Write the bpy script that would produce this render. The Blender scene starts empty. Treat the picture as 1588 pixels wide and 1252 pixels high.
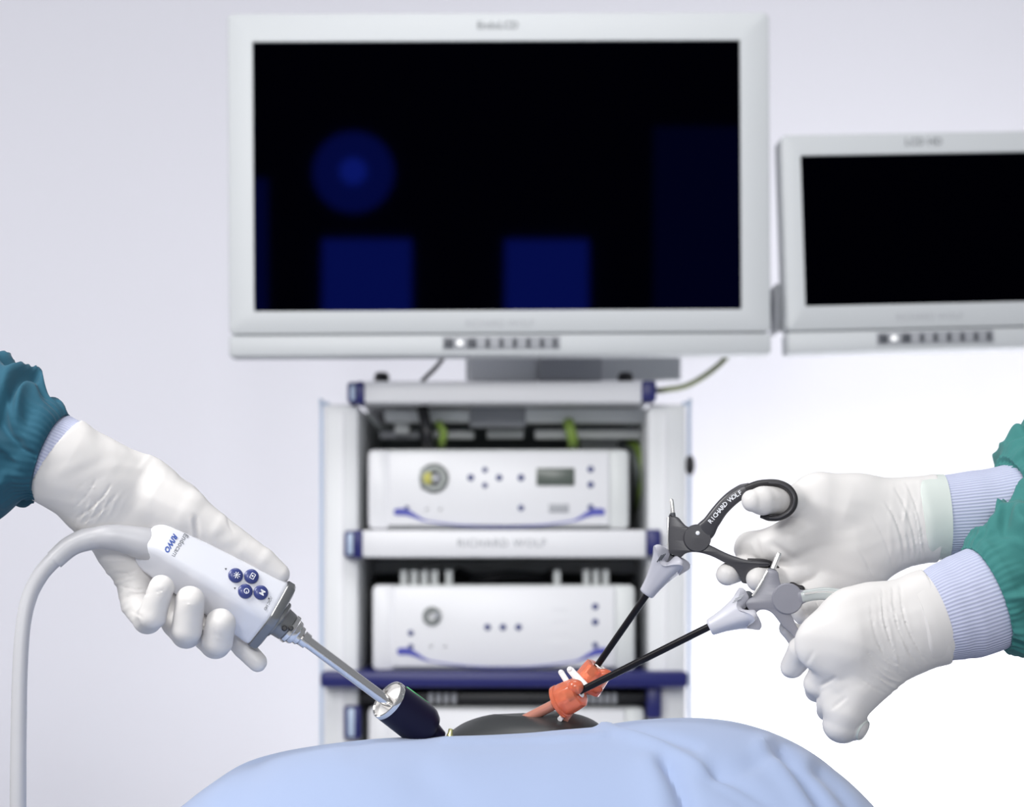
import bpy, bmesh, math, random
import numpy as np
from mathutils import Vector, Matrix, noise

# ------------------------------------------------------------------ camera, world, lights
FPX = 3000.0                      # focal length in pixels of the 1588 x 1252 frame
CX, HY = 794.0, 900.0             # principal column and the horizon row
CZ = 1.20                         # camera height above the floor
Y0 = 1.5                          # distance of the instruments
sc = bpy.context.scene
COL = sc.collection
cam_d = bpy.data.cameras.new('camera')
cam = bpy.data.objects.new('camera', cam_d)
COL.objects.link(cam)
cam.location = (0, 0, CZ)
cam.rotation_euler = (math.radians(90), 0, 0)
cam_d.sensor_width = 36.0
cam_d.lens = 36.0 * FPX / 1588.0
cam_d.shift_x = 0.0
cam_d.shift_y = (HY - 626.0) / 1588.0
cam_d.clip_start = 0.05
cam_d.dof.use_dof = True
cam_d.dof.focus_distance = 1.49
cam_d.dof.aperture_fstop = 6.0
sc.camera = cam

sc.view_settings.view_transform = 'Standard'
sc.view_settings.look = 'None'
sc.view_settings.gamma = 1.0
sc.view_settings.exposure = 0.0
sc.view_settings.use_curve_mapping = False

world = bpy.data.worlds.new('world')
sc.world = world
world.use_nodes = True
bg = world.node_tree.nodes['Background']
bg.inputs[0].default_value = (0.90, 0.93, 1.0, 1)
bg.inputs[1].default_value = 0.30


def area_light(name, loc, target, size, power, color=(1, 1, 1), sy=None, shape=None):
    d = bpy.data.lights.new(name, 'AREA')
    d.energy = power
    d.color = color
    d.size = size
    if sy:
        d.shape = 'RECTANGLE'
        d.size_y = sy
    if shape:
        d.shape = shape
    o = bpy.data.objects.new(name, d)
    COL.objects.link(o)
    o.location = loc
    v = Vector(target) - Vector(loc)
    o.rotation_euler = v.to_track_quat('-Z', 'Y').to_euler()
    return o


area_light('ceiling_softbox', (-0.85, 0.85, 2.05), (-0.12, 1.55, 1.15), 0.5, 14.8, (1, 0.99, 0.97))
area_light('wall_fill_light', (1.0, 3.3, 0.22), (0.98, 4.2, 1.15), 0.8, 42, (1, 1, 1))  # added below the view to whiten the right of the wall
area_light('wall_fill_light', (-2.6, 2.6, 1.9), (-1.0, 4.2, 1.5), 1.2, 13, (1, 0.99, 1))  # added out of view to lift the left of the wall
area_light('cart_fill_light', (0.0, 1.55, 2.75), (0.05, 2.75, 1.1), 0.8, 11, (1, 1, 1))  # fill light added above the view to brighten the cart front
# the lamps behind the photographer that show faintly in the dark screens
LAMPY = -2.0
area_light('examination_lamp', (-0.51, LAMPY, 2.72), (-0.55, 2.6, 2.73), 0.30, 7.0, (1, 1, 1), shape='DISK')
area_light('examination_lamp', (-0.51, LAMPY + 0.02, 2.72), (-0.55, 2.6, 2.74), 0.10, 1.6, (1, 1, 1), shape='DISK')
area_light('window_softbox', (-0.46, LAMPY, 2.26), (-0.46, 2.6, 2.26), 0.33, 21, (1, 1, 1), sy=0.42)
area_light('window_softbox', (0.21, LAMPY, 2.26), (0.21, 2.6, 2.26), 0.31, 20, (1, 1, 1), sy=0.42)
area_light('haze_softbox', (0.86, LAMPY, 2.42), (0.86, 2.6, 2.42), 0.50, 8, (1, 1, 1), sy=0.95)  # added source, gives the screen a dim haze at its right
area_light('haze_softbox', (-0.93, LAMPY, 2.42), (-0.93, 2.6, 2.42), 0.20, 5.0, (1, 1, 1), sy=0.55)  # added source for the faint blob at the screen's left


# ------------------------------------------------------------------ coordinates
def P(px, py, d=0.0):
    """world point seen at a pixel, d millimetres behind the instrument plane"""
    Y = Y0 + d * 0.001
    return Vector(((px - CX) / FPX * Y, Y, CZ + (HY - py) / FPX * Y))


def B(px, py, Y):
    return Vector(((px - CX) / FPX * Y, Y, CZ + (HY - py) / FPX * Y))


# ------------------------------------------------------------------ materials
MATS = {}


def mat(name, color, rough=0.5, metal=0.0, spec=0.5, bump=None, coat=0.0, trans=0.0, tint=None,
        var=None, emis=None, sss=0.0, ior=None):
    m = bpy.data.materials.new(name)
    m.use_nodes = True
    nt = m.node_tree
    p = nt.nodes['Principled BSDF']
    p.inputs['Base Color'].default_value = (*color, 1)
    p.inputs['Roughness'].default_value = rough
    p.inputs['Metallic'].default_value = metal
    p.inputs['Specular IOR Level'].default_value = spec
    p.inputs['Coat Weight'].default_value = coat
    p.inputs['Transmission Weight'].default_value = trans
    if ior:
        p.inputs['IOR'].default_value = ior
    if sss:
        p.inputs['Subsurface Weight'].default_value = sss
        p.inputs['Subsurface Radius'].default_value = (1.0, 0.9, 0.85)
        p.inputs['Subsurface Scale'].default_value = 0.004
    if tint:
        p.inputs['Specular Tint'].default_value = (*tint, 1)
    if emis:
        p.inputs['Emission Color'].default_value = (*emis[0], 1)
        p.inputs['Emission Strength'].default_value = emis[1]
    tc = nt.nodes.new('ShaderNodeTexCoord')
    if var:
        # var = (scale, amount): a slight blotchy variation that belongs to the surface
        n = nt.nodes.new('ShaderNodeTexNoise')
        n.inputs['Scale'].default_value = var[0]
        n.inputs['Detail'].default_value = 3
        nt.links.new(tc.outputs['Object'], n.inputs['Vector'])
        mr = nt.nodes.new('ShaderNodeMapRange')
        mr.inputs['To Min'].default_value = 1 - var[1]
        mr.inputs['To Max'].default_value = 1 + var[1]
        nt.links.new(n.outputs['Fac'], mr.inputs['Value'])
        hs = nt.nodes.new('ShaderNodeHueSaturation')
        hs.inputs['Color'].default_value = (*color, 1)
        nt.links.new(mr.outputs[0], hs.inputs['Value'])
        nt.links.new(hs.outputs[0], p.inputs['Base Color'])
    if bump:
        n = nt.nodes.new('ShaderNodeTexNoise')
        n.inputs['Scale'].default_value = bump[0]
        n.inputs['Detail'].default_value = 4
        nt.links.new(tc.outputs['Object'], n.inputs['Vector'])
        b = nt.nodes.new('ShaderNodeBump')
        b.inputs['Strength'].default_value = bump[1]
        b.inputs['Distance'].default_value = bump[2]
        nt.links.new(n.outputs['Fac'], b.inputs['Height'])
        nt.links.new(b.outputs[0], p.inputs['Normal'])
    MATS[name] = m
    return m


mat('wall_paint', (0.80, 0.795, 0.86), 0.85, bump=(60, 0.1, 0.001), var=(0.7, 0.02))
mat('floor_vinyl', (0.62, 0.63, 0.66), 0.5, var=(2.0, 0.04))
mat('monitor_plastic', (0.56, 0.58, 0.60), 0.45, var=(3.0, 0.01))
mat('monitor_grey', (0.35, 0.36, 0.39), 0.5, var=(3.0, 0.01))
mat('screen_glass', (0.0002, 0.0002, 0.0008), 0.03, spec=0.0155, tint=(0.02, 0.06, 1.0), var=(1.0, 0.01))
mat('button_dark', (0.07, 0.075, 0.09), 0.5, var=(9, 0.02))
mat('print_grey', (0.22, 0.23, 0.25), 0.6, var=(9, 0.02))
mat('print_light', (0.42, 0.43, 0.46), 0.6, var=(9, 0.02))
mat('led_white', (0.9, 0.9, 0.9), 0.4, emis=((1, 1, 1), 0.5), var=(9, 0.02))
mat('cart_white', (0.80, 0.81, 0.83), 0.4, var=(4, 0.01))
mat('cart_shelf', (0.84, 0.84, 0.87), 0.4, var=(4, 0.01))
mat('cart_blue', (0.011, 0.014, 0.135), 0.4, var=(6, 0.02))
mat('cap_glass', (0.50, 0.60, 0.76), 0.3, var=(6, 0.02))
mat('cart_dark', (0.17, 0.19, 0.19), 0.6, var=(6, 0.05))
mat('bracket_grey', (0.80, 0.82, 0.83), 0.5, var=(6, 0.03))
mat('cart_mid', (0.85, 0.87, 0.88), 0.55, var=(6, 0.03))
mat('black_plastic', (0.012, 0.012, 0.016), 0.4, var=(20, 0.05))
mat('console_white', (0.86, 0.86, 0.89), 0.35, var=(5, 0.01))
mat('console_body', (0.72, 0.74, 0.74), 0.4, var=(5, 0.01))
mat('console_blue', (0.06, 0.07, 0.42), 0.4, var=(5, 0.02))
mat('display_green', (0.10, 0.12, 0.105), 0.3, var=(5, 0.02))
mat('socket_grey', (0.22, 0.235, 0.23), 0.35, metal=0.5, var=(30, 0.04))
mat('socket_yellow', (0.55, 0.52, 0.12), 0.5, var=(30, 0.04))
mat('cable_green', (0.22, 0.33, 0.06), 0.5, var=(15, 0.08))
mat('cable_olive', (0.34, 0.37, 0.24), 0.5, var=(15, 0.08))
mat('glove_latex', (0.72, 0.70, 0.69), 0.45, spec=0.4, bump=(240, 0.12, 0.0006), sss=0.05)
mat('glove_band', (0.62, 0.67, 0.64), 0.45, spec=0.35, bump=(200, 0.12, 0.0006))
mat('chrome', (0.78, 0.77, 0.76), 0.14, metal=1.0, var=(40, 0.02))
mat('steel', (0.27, 0.275, 0.28), 0.38, metal=0.85, var=(40, 0.03))
mat('pin_metal', (0.85, 0.84, 0.82), 0.25, metal=0.8, var=(40, 0.02))
mat('camera_white', (0.80, 0.81, 0.87), 0.25, coat=0.3, var=(10, 0.005))
mat('button_blue', (0.035, 0.05, 0.20), 0.35, coat=0.2, var=(30, 0.03))
mat('cable_white', (0.52, 0.52, 0.55), 0.38, var=(10, 0.01))
mat('logo_blue', (0.05, 0.11, 0.42), 0.4, var=(30, 0.02))
mat('white_print', (0.85, 0.86, 0.9), 0.4, var=(30, 0.02))
mat('handle_dark', (0.050, 0.049, 0.057), 0.34, bump=(900, 0.12, 0.0003))
mat('handle_rubber', (0.014, 0.013, 0.016), 0.5, bump=(900, 0.1, 0.0003))
mat('handle_grey', (0.245, 0.245, 0.285), 0.36, bump=(900, 0.12, 0.0003))
mat('grip_grey', (0.42, 0.45, 0.45), 0.3, coat=0.3, var=(30, 0.02))
mat('knob_grey', (0.46, 0.46, 0.52), 0.36, bump=(700, 0.1, 0.0003))
mat('knob_pale', (0.56, 0.56, 0.62), 0.36, bump=(700, 0.1, 0.0003))
mat('shaft_black', (0.006, 0.005, 0.007), 0.35, spec=0.25, var=(60, 0.05))
mat('trocar_navy', (0.006, 0.005, 0.024), 0.4, spec=0.22, var=(60, 0.05))
mat('pad_rubber', (0.030, 0.032, 0.034), 0.42, bump=(120, 0.15, 0.0008))
mat('orange_translucent', (0.93, 0.25, 0.13), 0.18, trans=0.5, ior=1.35, coat=0.4, var=(50, 0.08))
mat('copper_tube', (0.62, 0.26, 0.19), 0.26, metal=0.35, coat=0.3, var=(60, 0.05))
mat('ivory_plastic', (0.85, 0.83, 0.82), 0.35, var=(40, 0.01))
mat('brass', (0.75, 0.72, 0.35), 0.3, metal=0.8, var=(40, 0.02))
mat('table_pad', (0.03, 0.03, 0.035), 0.6, var=(10, 0.05))
mat('red_mark', (0.5, 0.02, 0.03), 0.4, var=(40, 0.02))
mat('green_line', (0.10, 0.55, 0.20), 0.3, var=(40, 0.02))


def cloth(name, color, weave=900, rough=0.8, sheen=0.2, noise_scale=22, wr=0.35):
    m = mat(name, color, rough, spec=0.25, var=(7, 0.03))
    nt = m.node_tree
    p = nt.nodes['Principled BSDF']
    p.inputs['Sheen Weight'].default_value = sheen
    tc = nt.nodes.new('ShaderNodeTexCoord')
    n1 = nt.nodes.new('ShaderNodeTexNoise'); n1.inputs['Scale'].default_value = noise_scale
    n1.inputs['Detail'].default_value = 3; n1.inputs['Distortion'].default_value = 0.6
    n2 = nt.nodes.new('ShaderNodeTexNoise'); n2.inputs['Scale'].default_value = weave
    nt.links.new(tc.outputs['Object'], n1.inputs['Vector'])
    nt.links.new(tc.outputs['Object'], n2.inputs['Vector'])
    b1 = nt.nodes.new('ShaderNodeBump'); b1.inputs['Strength'].default_value = wr; b1.inputs['Distance'].default_value = 0.006
    b2 = nt.nodes.new('ShaderNodeBump'); b2.inputs['Strength'].default_value = 0.15; b2.inputs['Distance'].default_value = 0.0006
    nt.links.new(n1.outputs['Fac'], b1.inputs['Height'])
    nt.links.new(n2.outputs['Fac'], b2.inputs['Height'])
    nt.links.new(b1.outputs[0], b2.inputs['Normal'])
    nt.links.new(b2.outputs[0], p.inputs['Normal'])
    return m


cloth('drape_blue', (0.34, 0.42, 0.62), noise_scale=14, wr=0.12)
cloth('gown_teal', (0.017, 0.088, 0.138), sheen=0.08)
cloth('gown_green', (0.048, 0.215, 0.205), sheen=0.08)


def knit(name, color):
    """ribbed knit: the ribs run along the sleeve, so they follow the u coordinate"""
    m = mat(name, color, 0.85, spec=0.2)
    nt = m.node_tree
    p = nt.nodes['Principled BSDF']
    uv = nt.nodes.new('ShaderNodeUVMap')
    sep = nt.nodes.new('ShaderNodeSeparateXYZ')
    nt.links.new(uv.outputs[0], sep.inputs[0])
    mul = nt.nodes.new('ShaderNodeMath'); mul.operation = 'MULTIPLY'; mul.inputs[1].default_value = 2 * math.pi * 80
    nt.links.new(sep.outputs[0], mul.inputs[0])
    s = nt.nodes.new('ShaderNodeMath'); s.operation = 'SINE'
    nt.links.new(mul.outputs[0], s.inputs[0])
    mr = nt.nodes.new('ShaderNodeMapRange')
    mr.inputs['From Min'].default_value = -1
    nt.links.new(s.outputs[0], mr.inputs['Value'])
    mx = nt.nodes.new('ShaderNodeMix'); mx.data_type = 'RGBA'
    mx.inputs['A'].default_value = (color[0] * 0.80, color[1] * 0.80, color[2] * 0.88, 1)
    mx.inputs['B'].default_value = (*color, 1)
    nt.links.new(mr.outputs[0], mx.inputs['Factor'])
    nt.links.new(mx.outputs['Result'], p.inputs['Base Color'])
    b = nt.nodes.new('ShaderNodeBump'); b.inputs['Strength'].default_value = 0.5; b.inputs['Distance'].default_value = 0.0008
    nt.links.new(mr.outputs[0], b.inputs['Height'])
    nt.links.new(b.outputs[0], p.inputs['Normal'])
    return m


knit('knit_blue', (0.58, 0.61, 0.76))


# ------------------------------------------------------------------ mesh collector
ORG = {}


class MB:
    def __init__(self):
        self.v, self.f, self.uv = [], [], []

    def add(self, verts, faces, uvs=None):
        o = len(self.v)
        self.v += [Vector(p) for p in verts]
        self.f += [tuple(i + o for i in f) for f in faces]
        self.uv += list(uvs) if uvs is not None else [(0, 0)] * len(verts)
        return self

    def box(self, a, b, bev=0.0, seg=2, M=None):
        bm = bmesh.new()
        bmesh.ops.create_cube(bm, size=1)
        a, b = Vector(a), Vector(b)
        s, c = b - a, (a + b) / 2
        for v in bm.verts:
            v.co = Vector((v.co.x * s.x, v.co.y * s.y, v.co.z * s.z)) + c
        if bev > 0:
            bmesh.ops.bevel(bm, geom=bm.edges[:], offset=min(bev, min(abs(s.x), abs(s.y), abs(s.z)) * 0.45), segments=seg, affect='EDGES', profile=0.5)
        return self.bm(bm, M)

    def bm(self, bm, M=None):
        bm.verts.index_update()
        vs = [(M @ v.co) if M else v.co.copy() for v in bm.verts]
        fs = [tuple(v.index for v in f.verts) for f in bm.faces]
        bm.free()
        return self.add(vs, fs)

    def rings(self, rings, closed_v=False, caps=True):
        """rings: list of equal length loops of points"""
        n = len(rings[0])
        vs = [p for r in rings for p in r]
        m = len(rings)
        fs = []
        for i in range(m - 1 + (1 if closed_v else 0)):
            i2 = (i + 1) % m
            for j in range(n):
                j2 = (j + 1) % n
                fs.append((i * n + j, i * n + j2, i2 * n + j2, i2 * n + j))
        if caps and not closed_v:
            fs.append(tuple(range(n))[::-1])
            fs.append(tuple((m - 1) * n + j for j in range(n)))
        uvs = [(j / n, i / max(1, m - 1)) for i in range(m) for j in range(n)]
        return self.add(vs, fs, uvs)

    def tube(self, pts, rad, seg=20, sub=6, caps=True, flat=None, closed=False, power=2.0, smooth=True):
        """round or flattened tube along points; flat = half depth per point (world Y-ish direction)"""
        pts = [Vector(p) for p in pts]
        if not hasattr(rad, '__len__'):
            rad = [rad] * len(pts)
        if flat is not None and not hasattr(flat, '__len__'):
            flat = [flat] * len(pts)
        if smooth and len(pts) > 2:
            idx = []
            n = len(pts)
            P_, R_, F_ = [], [], []
            rng = range(n if closed else n - 1)
            for i in rng:
                p0 = pts[(i - 1) % n] if closed or i > 0 else pts[0] * 2 - pts[1]
                p1, p2 = pts[i], pts[(i + 1) % n]
                p3 = pts[(i + 2) % n] if closed or i + 2 < n else pts[-1] * 2 - pts[-2]
                for k in range(sub):
                    t = k / sub
                    P_.append(0.5 * ((2 * p1) + (p2 - p0) * t + (2 * p0 - 5 * p1 + 4 * p2 - p3) * t * t + (3 * p1 - p0 - 3 * p2 + p3) * t ** 3))
                    tt = t * t * (3 - 2 * t)
                    R_.append(rad[i] * (1 - tt) + rad[(i + 1) % n] * tt)
                    if flat is not None:
                        F_.append(flat[i] * (1 - tt) + flat[(i + 1) % n] * tt)
            if not closed:
                P_.append(pts[-1]); R_.append(rad[-1])
                if flat is not None:
                    F_.append(flat[-1])
            pts, rad = P_, R_
            if flat is not None:
                flat = F_
        n = len(pts)
        rings = []
        prevN = None
        for i in range(n):
            if closed:
                T = pts[(i + 1) % n] - pts[(i - 1) % n]
            else:
                T = pts[min(i + 1, n - 1)] - pts[max(i - 1, 0)]
            T.normalize()
            if flat is not None:
                N = T.cross(Vector((0, 1, 0)))
                if N.length < 1e-4:
                    N = prevN or Vector((1, 0, 0))
                N.normalize()
            else:
                if prevN is None:
                    a = Vector((0, 1, 0)) if abs(T.y) < 0.9 else Vector((1, 0, 0))
                    N = (a - T * a.dot(T)).normalized()
                else:
                    N = (prevN - T * prevN.dot(T)).normalized()
            prevN = N
            Bn = T.cross(N)
            fl = flat[i] if flat is not None else rad[i]
            ring = []
            for j in range(seg):
                a = 2 * math.pi * j / seg
                c, s = math.cos(a), math.sin(a)
                if power != 2.0:
                    c = math.copysign(abs(c) ** (2 / power), c)
                    s = math.copysign(abs(s) ** (2 / power), s)
                ring.append(pts[i] + N * (rad[i] * c) + Bn * (fl * s))
            rings.append(ring)
        return self.rings(rings, closed_v=closed, caps=caps)

    def lathe(self, o, ax, prof, seg=40, fn=None, caps=True):
        """prof: list of (distance along axis, radius); fn(theta, k) scales radius"""
        o, ax = Vector(o), Vector(ax).normalized()
        a = Vector((0, 1, 0)) if abs(ax.y) < 0.9 else Vector((1, 0, 0))
        N = (a - ax * a.dot(ax)).normalized()
        Bn = ax.cross(N)
        rings = []
        for k, (s, r) in enumerate(prof):
            ring = []
            for j in range(seg):
                th = 2 * math.pi * j / seg
                rr = r * (fn(th, k) if fn else 1)
                ring.append(o + ax * s + (N * math.cos(th) + Bn * math.sin(th)) * rr)
            rings.append(ring)
        return self.rings(rings, caps=caps)

    def ball(self, c, r, sc_=(1, 1, 1), u=20, v=12, M=None):
        bm = bmesh.new()
        bmesh.ops.create_uvsphere(bm, u_segments=u, v_segments=v, radius=r)
        for q in bm.verts:
            q.co = Vector((q.co.x * sc_[0], q.co.y * sc_[1], q.co.z * sc_[2]))
            if M:
                q.co = M @ q.co
            q.co += Vector(c)
        return self.bm(bm)

    def pillow(self, outline, d, t, bev, frame=None, smooth=3):
        """outline of pixels (px,py) as a rounded slab of thickness 2t (mm) at depth d (mm)"""
        pts = [Vector((a, b)) for a, b in outline]
        n = len(pts)
        out = []
        for i in range(n):
            p0, p1, p2, p3 = pts[i - 1], pts[i], pts[(i + 1) % n], pts[(i + 2) % n]
            for k in range(smooth):
                s = k / smooth
                out.append(0.5 * ((2 * p1) + (p2 - p0) * s + (2 * p0 - 5 * p1 + 4 * p2 - p3) * s * s + (3 * p1 - p0 - 3 * p2 + p3) * s ** 3))
        n = len(out)
        area = sum(out[i].x * out[(i + 1) % n].y - out[(i + 1) % n].x * out[i].y for i in range(n))
        nor = []
        for i in range(n):
            tgt = (out[(i + 1) % n] - out[i - 1])
            if tgt.length < 1e-6:
                tgt = Vector((1, 0))
            tgt.normalize()
            nn = Vector((tgt.y, -tgt.x)) * (1 if area > 0 else -1)
            nor.append(nn)
        rings = []
        steps = [(-t, bev), (-t + 0.3 * bev, 0.3 * bev), (-t + bev, 0)]
        steps = steps + [(-a, b) for a, b in steps[::-1]]
        for dd, ins in steps:
            rings.append([P(out[i].x - nor[i].x * ins * 2, out[i].y - nor[i].y * ins * 2, d + dd) for i in range(n)])
        from mathutils.geometry import tessellate_polygon
        self.rings(rings, caps=False)
        tris = tessellate_polygon([[Vector((q.x, q.y, 0)) for q in out]])
        base = len(self.v) - n * len(rings)
        top = base + n * (len(rings) - 1)
        for t3 in tris:
            self.f.append(tuple(base + i for i in t3))
            self.f.append(tuple(top + i for i in t3))
        return self


def clean(v):
    return (float(v[0]), float(v[1]), float(v[2]))


def obj(name, mb, m, parent=None, local=False, smooth=35):
    me = bpy.data.meshes.new(name)
    if parent is not None:
        org = ORG[parent.name]
    elif local:
        org = Vector((0, 0, 0))
    else:
        lo = Vector([min(v[i] for v in mb.v) for i in range(3)])
        hi = Vector([max(v[i] for v in mb.v) for i in range(3)])
        org = Vector(((lo.x + hi.x) / 2, (lo.y + hi.y) / 2, lo.z))
    me.from_pydata([clean(v - org) for v in mb.v], [], mb.f)
    if any(u != (0, 0) for u in mb.uv[:50]):
        ul = me.uv_layers.new(name='UVMap')
        for lp in me.loops:
            ul.data[lp.index].uv = mb.uv[lp.vertex_index]
        # keep the seam of a closed ring from running backwards
        for pl in me.polygons:
            us = [ul.data[li].uv[0] for li in pl.loop_indices]
            if max(us) - min(us) > 0.5:
                for li in pl.loop_indices:
                    if ul.data[li].uv[0] < 0.5:
                        ul.data[li].uv[0] += 1.0
    bm = bmesh.new()
    bm.from_mesh(me)
    bmesh.ops.recalc_face_normals(bm, faces=bm.faces[:])
    lim = math.radians(smooth)
    for f in bm.faces:
        f.smooth = len(f.verts) <= 8
    for e in bm.edges:
        if len(e.link_faces) == 2 and e.calc_face_angle(0) > lim:
            e.smooth = False
    bm.to_mesh(me)
    bm.free()
    me.materials.append(MATS[m])
    o = bpy.data.objects.new(name, me)
    COL.objects.link(o)
    if parent is not None:
        o.parent = parent
        ORG[o.name] = org
    else:
        o.location = org
        ORG[o.name] = org
    return o


def tag(o, label=None, cat=None, group=None, kind=None):
    if label:
        o['label'] = label
    if cat:
        o['category'] = cat
    if group:
        o['group'] = group
    if kind:
        o['kind'] = kind
    return o


def thing(name, label, cat, loc, group=None, rot=None):
    o = bpy.data.objects.new(name, None)
    o.empty_display_size = 0.05
    COL.objects.link(o)
    o.location = loc
    if rot:
        o.rotation_euler = rot
        ORG[o.name] = Vector((0, 0, 0))        # parts are given in the thing's own frame
    else:
        ORG[o.name] = Vector(loc)
    return tag(o, label, cat, group)


def text_mesh(s, size, depth=0.0002, shear=0.0, bold=0.0, space=1.0):
    c = bpy.data.curves.new('t', 'FONT')
    c.body = s
    c.size = size
    c.extrude = depth
    c.shear = shear
    c.offset = bold
    c.space_character = space
    c.align_x = 'CENTER'
    c.align_y = 'CENTER'
    c.resolution_u = 2
    o = bpy.data.objects.new('t', c)
    COL.objects.link(o)
    dg = bpy.context.evaluated_depsgraph_get()
    me = bpy.data.meshes.new_from_object(o.evaluated_get(dg))
    vs = [v.co.copy() for v in me.vertices]
    fs = [tuple(p.vertices) for p in me.polygons]
    bpy.data.objects.remove(o)
    bpy.data.curves.remove(c)
    bpy.data.meshes.remove(me)
    return vs, fs


def put_text(mb, s, size, org, xd, yd, depth=0.0002, **k):
    vs, fs = text_mesh(s, size, depth, **k)
    xd, yd = Vector(xd).normalized(), Vector(yd).normalized()
    zd = xd.cross(yd)
    mb.add([Vector(org) + xd * v.x + yd * v.y + zd * v.z for v in vs], fs)
    return mb


# ------------------------------------------------------------------ the room
def struct(name, mb, m):
    o = obj(name, mb, m)
    o['kind'] = 'structure'
    return o


struct('floor', MB().box((-3.5, -3.0, -0.05), (3.5, 4.2, 0.0)), 'floor_vinyl')
struct('wall_back', MB().box((-3.5, 4.2, 0.0), (3.5, 4.3, 3.4)), 'wall_paint')
struct('baseboard_back', MB().box((-3.5, 4.185, 0.0), (3.5, 4.2, 0.1), 0.003), 'cart_white')


# ------------------------------------------------------------------ monitors
def monitor(name, label, W, H, inset, loc, rot, top_txt, bot_txt, btn_x, txt_x, foot):
    """W, H in metres; inset = screen edges (left, right, top, bottom) from the outer edges; origin = bottom left front"""
    t = thing(name, label, 'monitor', loc, rot=rot)
    l, r, tp, bt = inset
    h = MB()
    # front frame built from a bevelled slab, the recess is cut by four bars
    def loop(x0, z0, x1, z1, rc, y, n=6):
        out = []
        for (cx, cz, a0) in ((x1 - rc, z1 - rc, 0), (x0 + rc, z1 - rc, 90), (x0 + rc, z0 + rc, 180), (x1 - rc, z0 + rc, 270)):
            for k in range(n + 1):
                a = math.radians(a0 + 90 * k / n)
                out.append(Vector((cx + rc * math.cos(a), y, cz + rc * math.sin(a))))
        return out
    h.rings([loop(0, 0.030, W, H, 0.008, 0.045), loop(0, 0.030, W, H, 0.008, 0.004), loop(0.001, 0.031, W - 0.001, H - 0.001, 0.007, 0.001),
             loop(0.003, 0.033, W - 0.003, H - 0.003, 0.006, 0.0), loop(l, bt, W - r, H - tp, 0.0015, 0.0), loop(l + 0.001, bt + 0.001, W - r - 0.001, H - tp - 0.001, 0.001, 0.006)], caps=False)
    h.box((0.03, 0.044, 0.03), (W - 0.03, 0.085, H - 0.03), 0.012)
    body = obj('housing', h, 'monitor_plastic', t)
    obj('control_strip', MB().box((0, -0.001, 0), (W, 0.044, 0.0285), 0.004), 'monitor_plastic', t)
    obj('screen', MB().box((l - 0.002, 0.004, bt - 0.002), (W - r + 0.002, 0.009, H - tp + 0.002)), 'screen_glass', t)
    x0, x1 = btn_x
    pl = obj('button_panel', MB().box((x0, -0.0025, 0.008), (x1, 0.002, 0.0255), 0.0006), 'monitor_grey', t)
    L = x1 - x0
    for k in range(8):
        wv = 0.060 if k < 2 else 0.028
        cx = x0 + L * ([0.055, 0.25, 0.385, 0.50, 0.615, 0.73, 0.845, 0.955][k])
        obj('button', MB().box((cx - L * wv * 0.65, -0.0045, 0.0105), (cx + L * wv * 0.65, -0.002, 0.0225), 0.001), 'button_dark', t)
    obj('power_light', MB().ball((x0 + L * 0.15, -0.003, 0.0165), 0.0042, (1, 0.5, 1)), 'led_white', t)
    a = MB()
    put_text(a, top_txt, 0.014, (txt_x, -0.0003, H - tp * 0.47), (1, 0, 0), (0, 0, 1), bold=0.0003)
    obj('lettering', a, 'print_grey', t)
    a = MB()
    put_text(a, bot_txt, 0.0125, (txt_x + 0.0, -0.0003, bt - 0.018), (1, 0, 0), (0, 0, 1))
    obj('lettering', a, 'print_light', t)
    return t


YM = 2.60
s = YM / FPX
blc = B(355, 553.5, YM)
monitor('surgical_monitor', 'large light grey monitor with a switched-off screen mounted above the equipment cart',
        842 * s, 533 * s, (39 * s, 45 * s, 44 * s, 70 * s), blc, (0, -math.radians(0.35), math.radians(0.5)),
        'EndoLCD', 'RICHARD WOLF', ((686 - 355) * s, (869 - 355) * s), (775 - 355) * s, None)
blc2 = B(1222, 548.0, YM + 0.02)
monitor('surgical_monitor', 'smaller monitor at the right edge, cut off by the frame, tilted slightly',
        560 * s, 343 * s, (30 * s, 32 * s, 33 * s, 73 * s), blc2, (math.radians(-0.9), -math.radians(1.7), math.radians(3.2)),
        'LCD HD', 'RICHARD WOLF', ((1362 - 1222) * s, (1549 - 1222) * s), (1448 - 1222) * s, None)


# ------------------------------------------------------------------ equipment cart
YC = 2.75


def bb(mb, x0, y0, x1, y1, Yf, depth, bev=0.0):
    """box whose front face covers these pixels at distance Yf, reaching back by depth"""
    a, b = B(x0, y1, Yf), B(x1, y0, Yf)
    return mb.box((a.x, Yf, a.z), (b.x, Yf + depth, b.z), bev)


cart_base = B(782, 1100, YC)
cart = thing('equipment_cart', 'white and blue wheeled equipment cart carrying the stacked consoles below the large monitor', 'cart',
             (cart_base.x, YC + 0.22, 0))


def zpx(z, Y):
    return HY - (z - CZ) * FPX / Y


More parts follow.
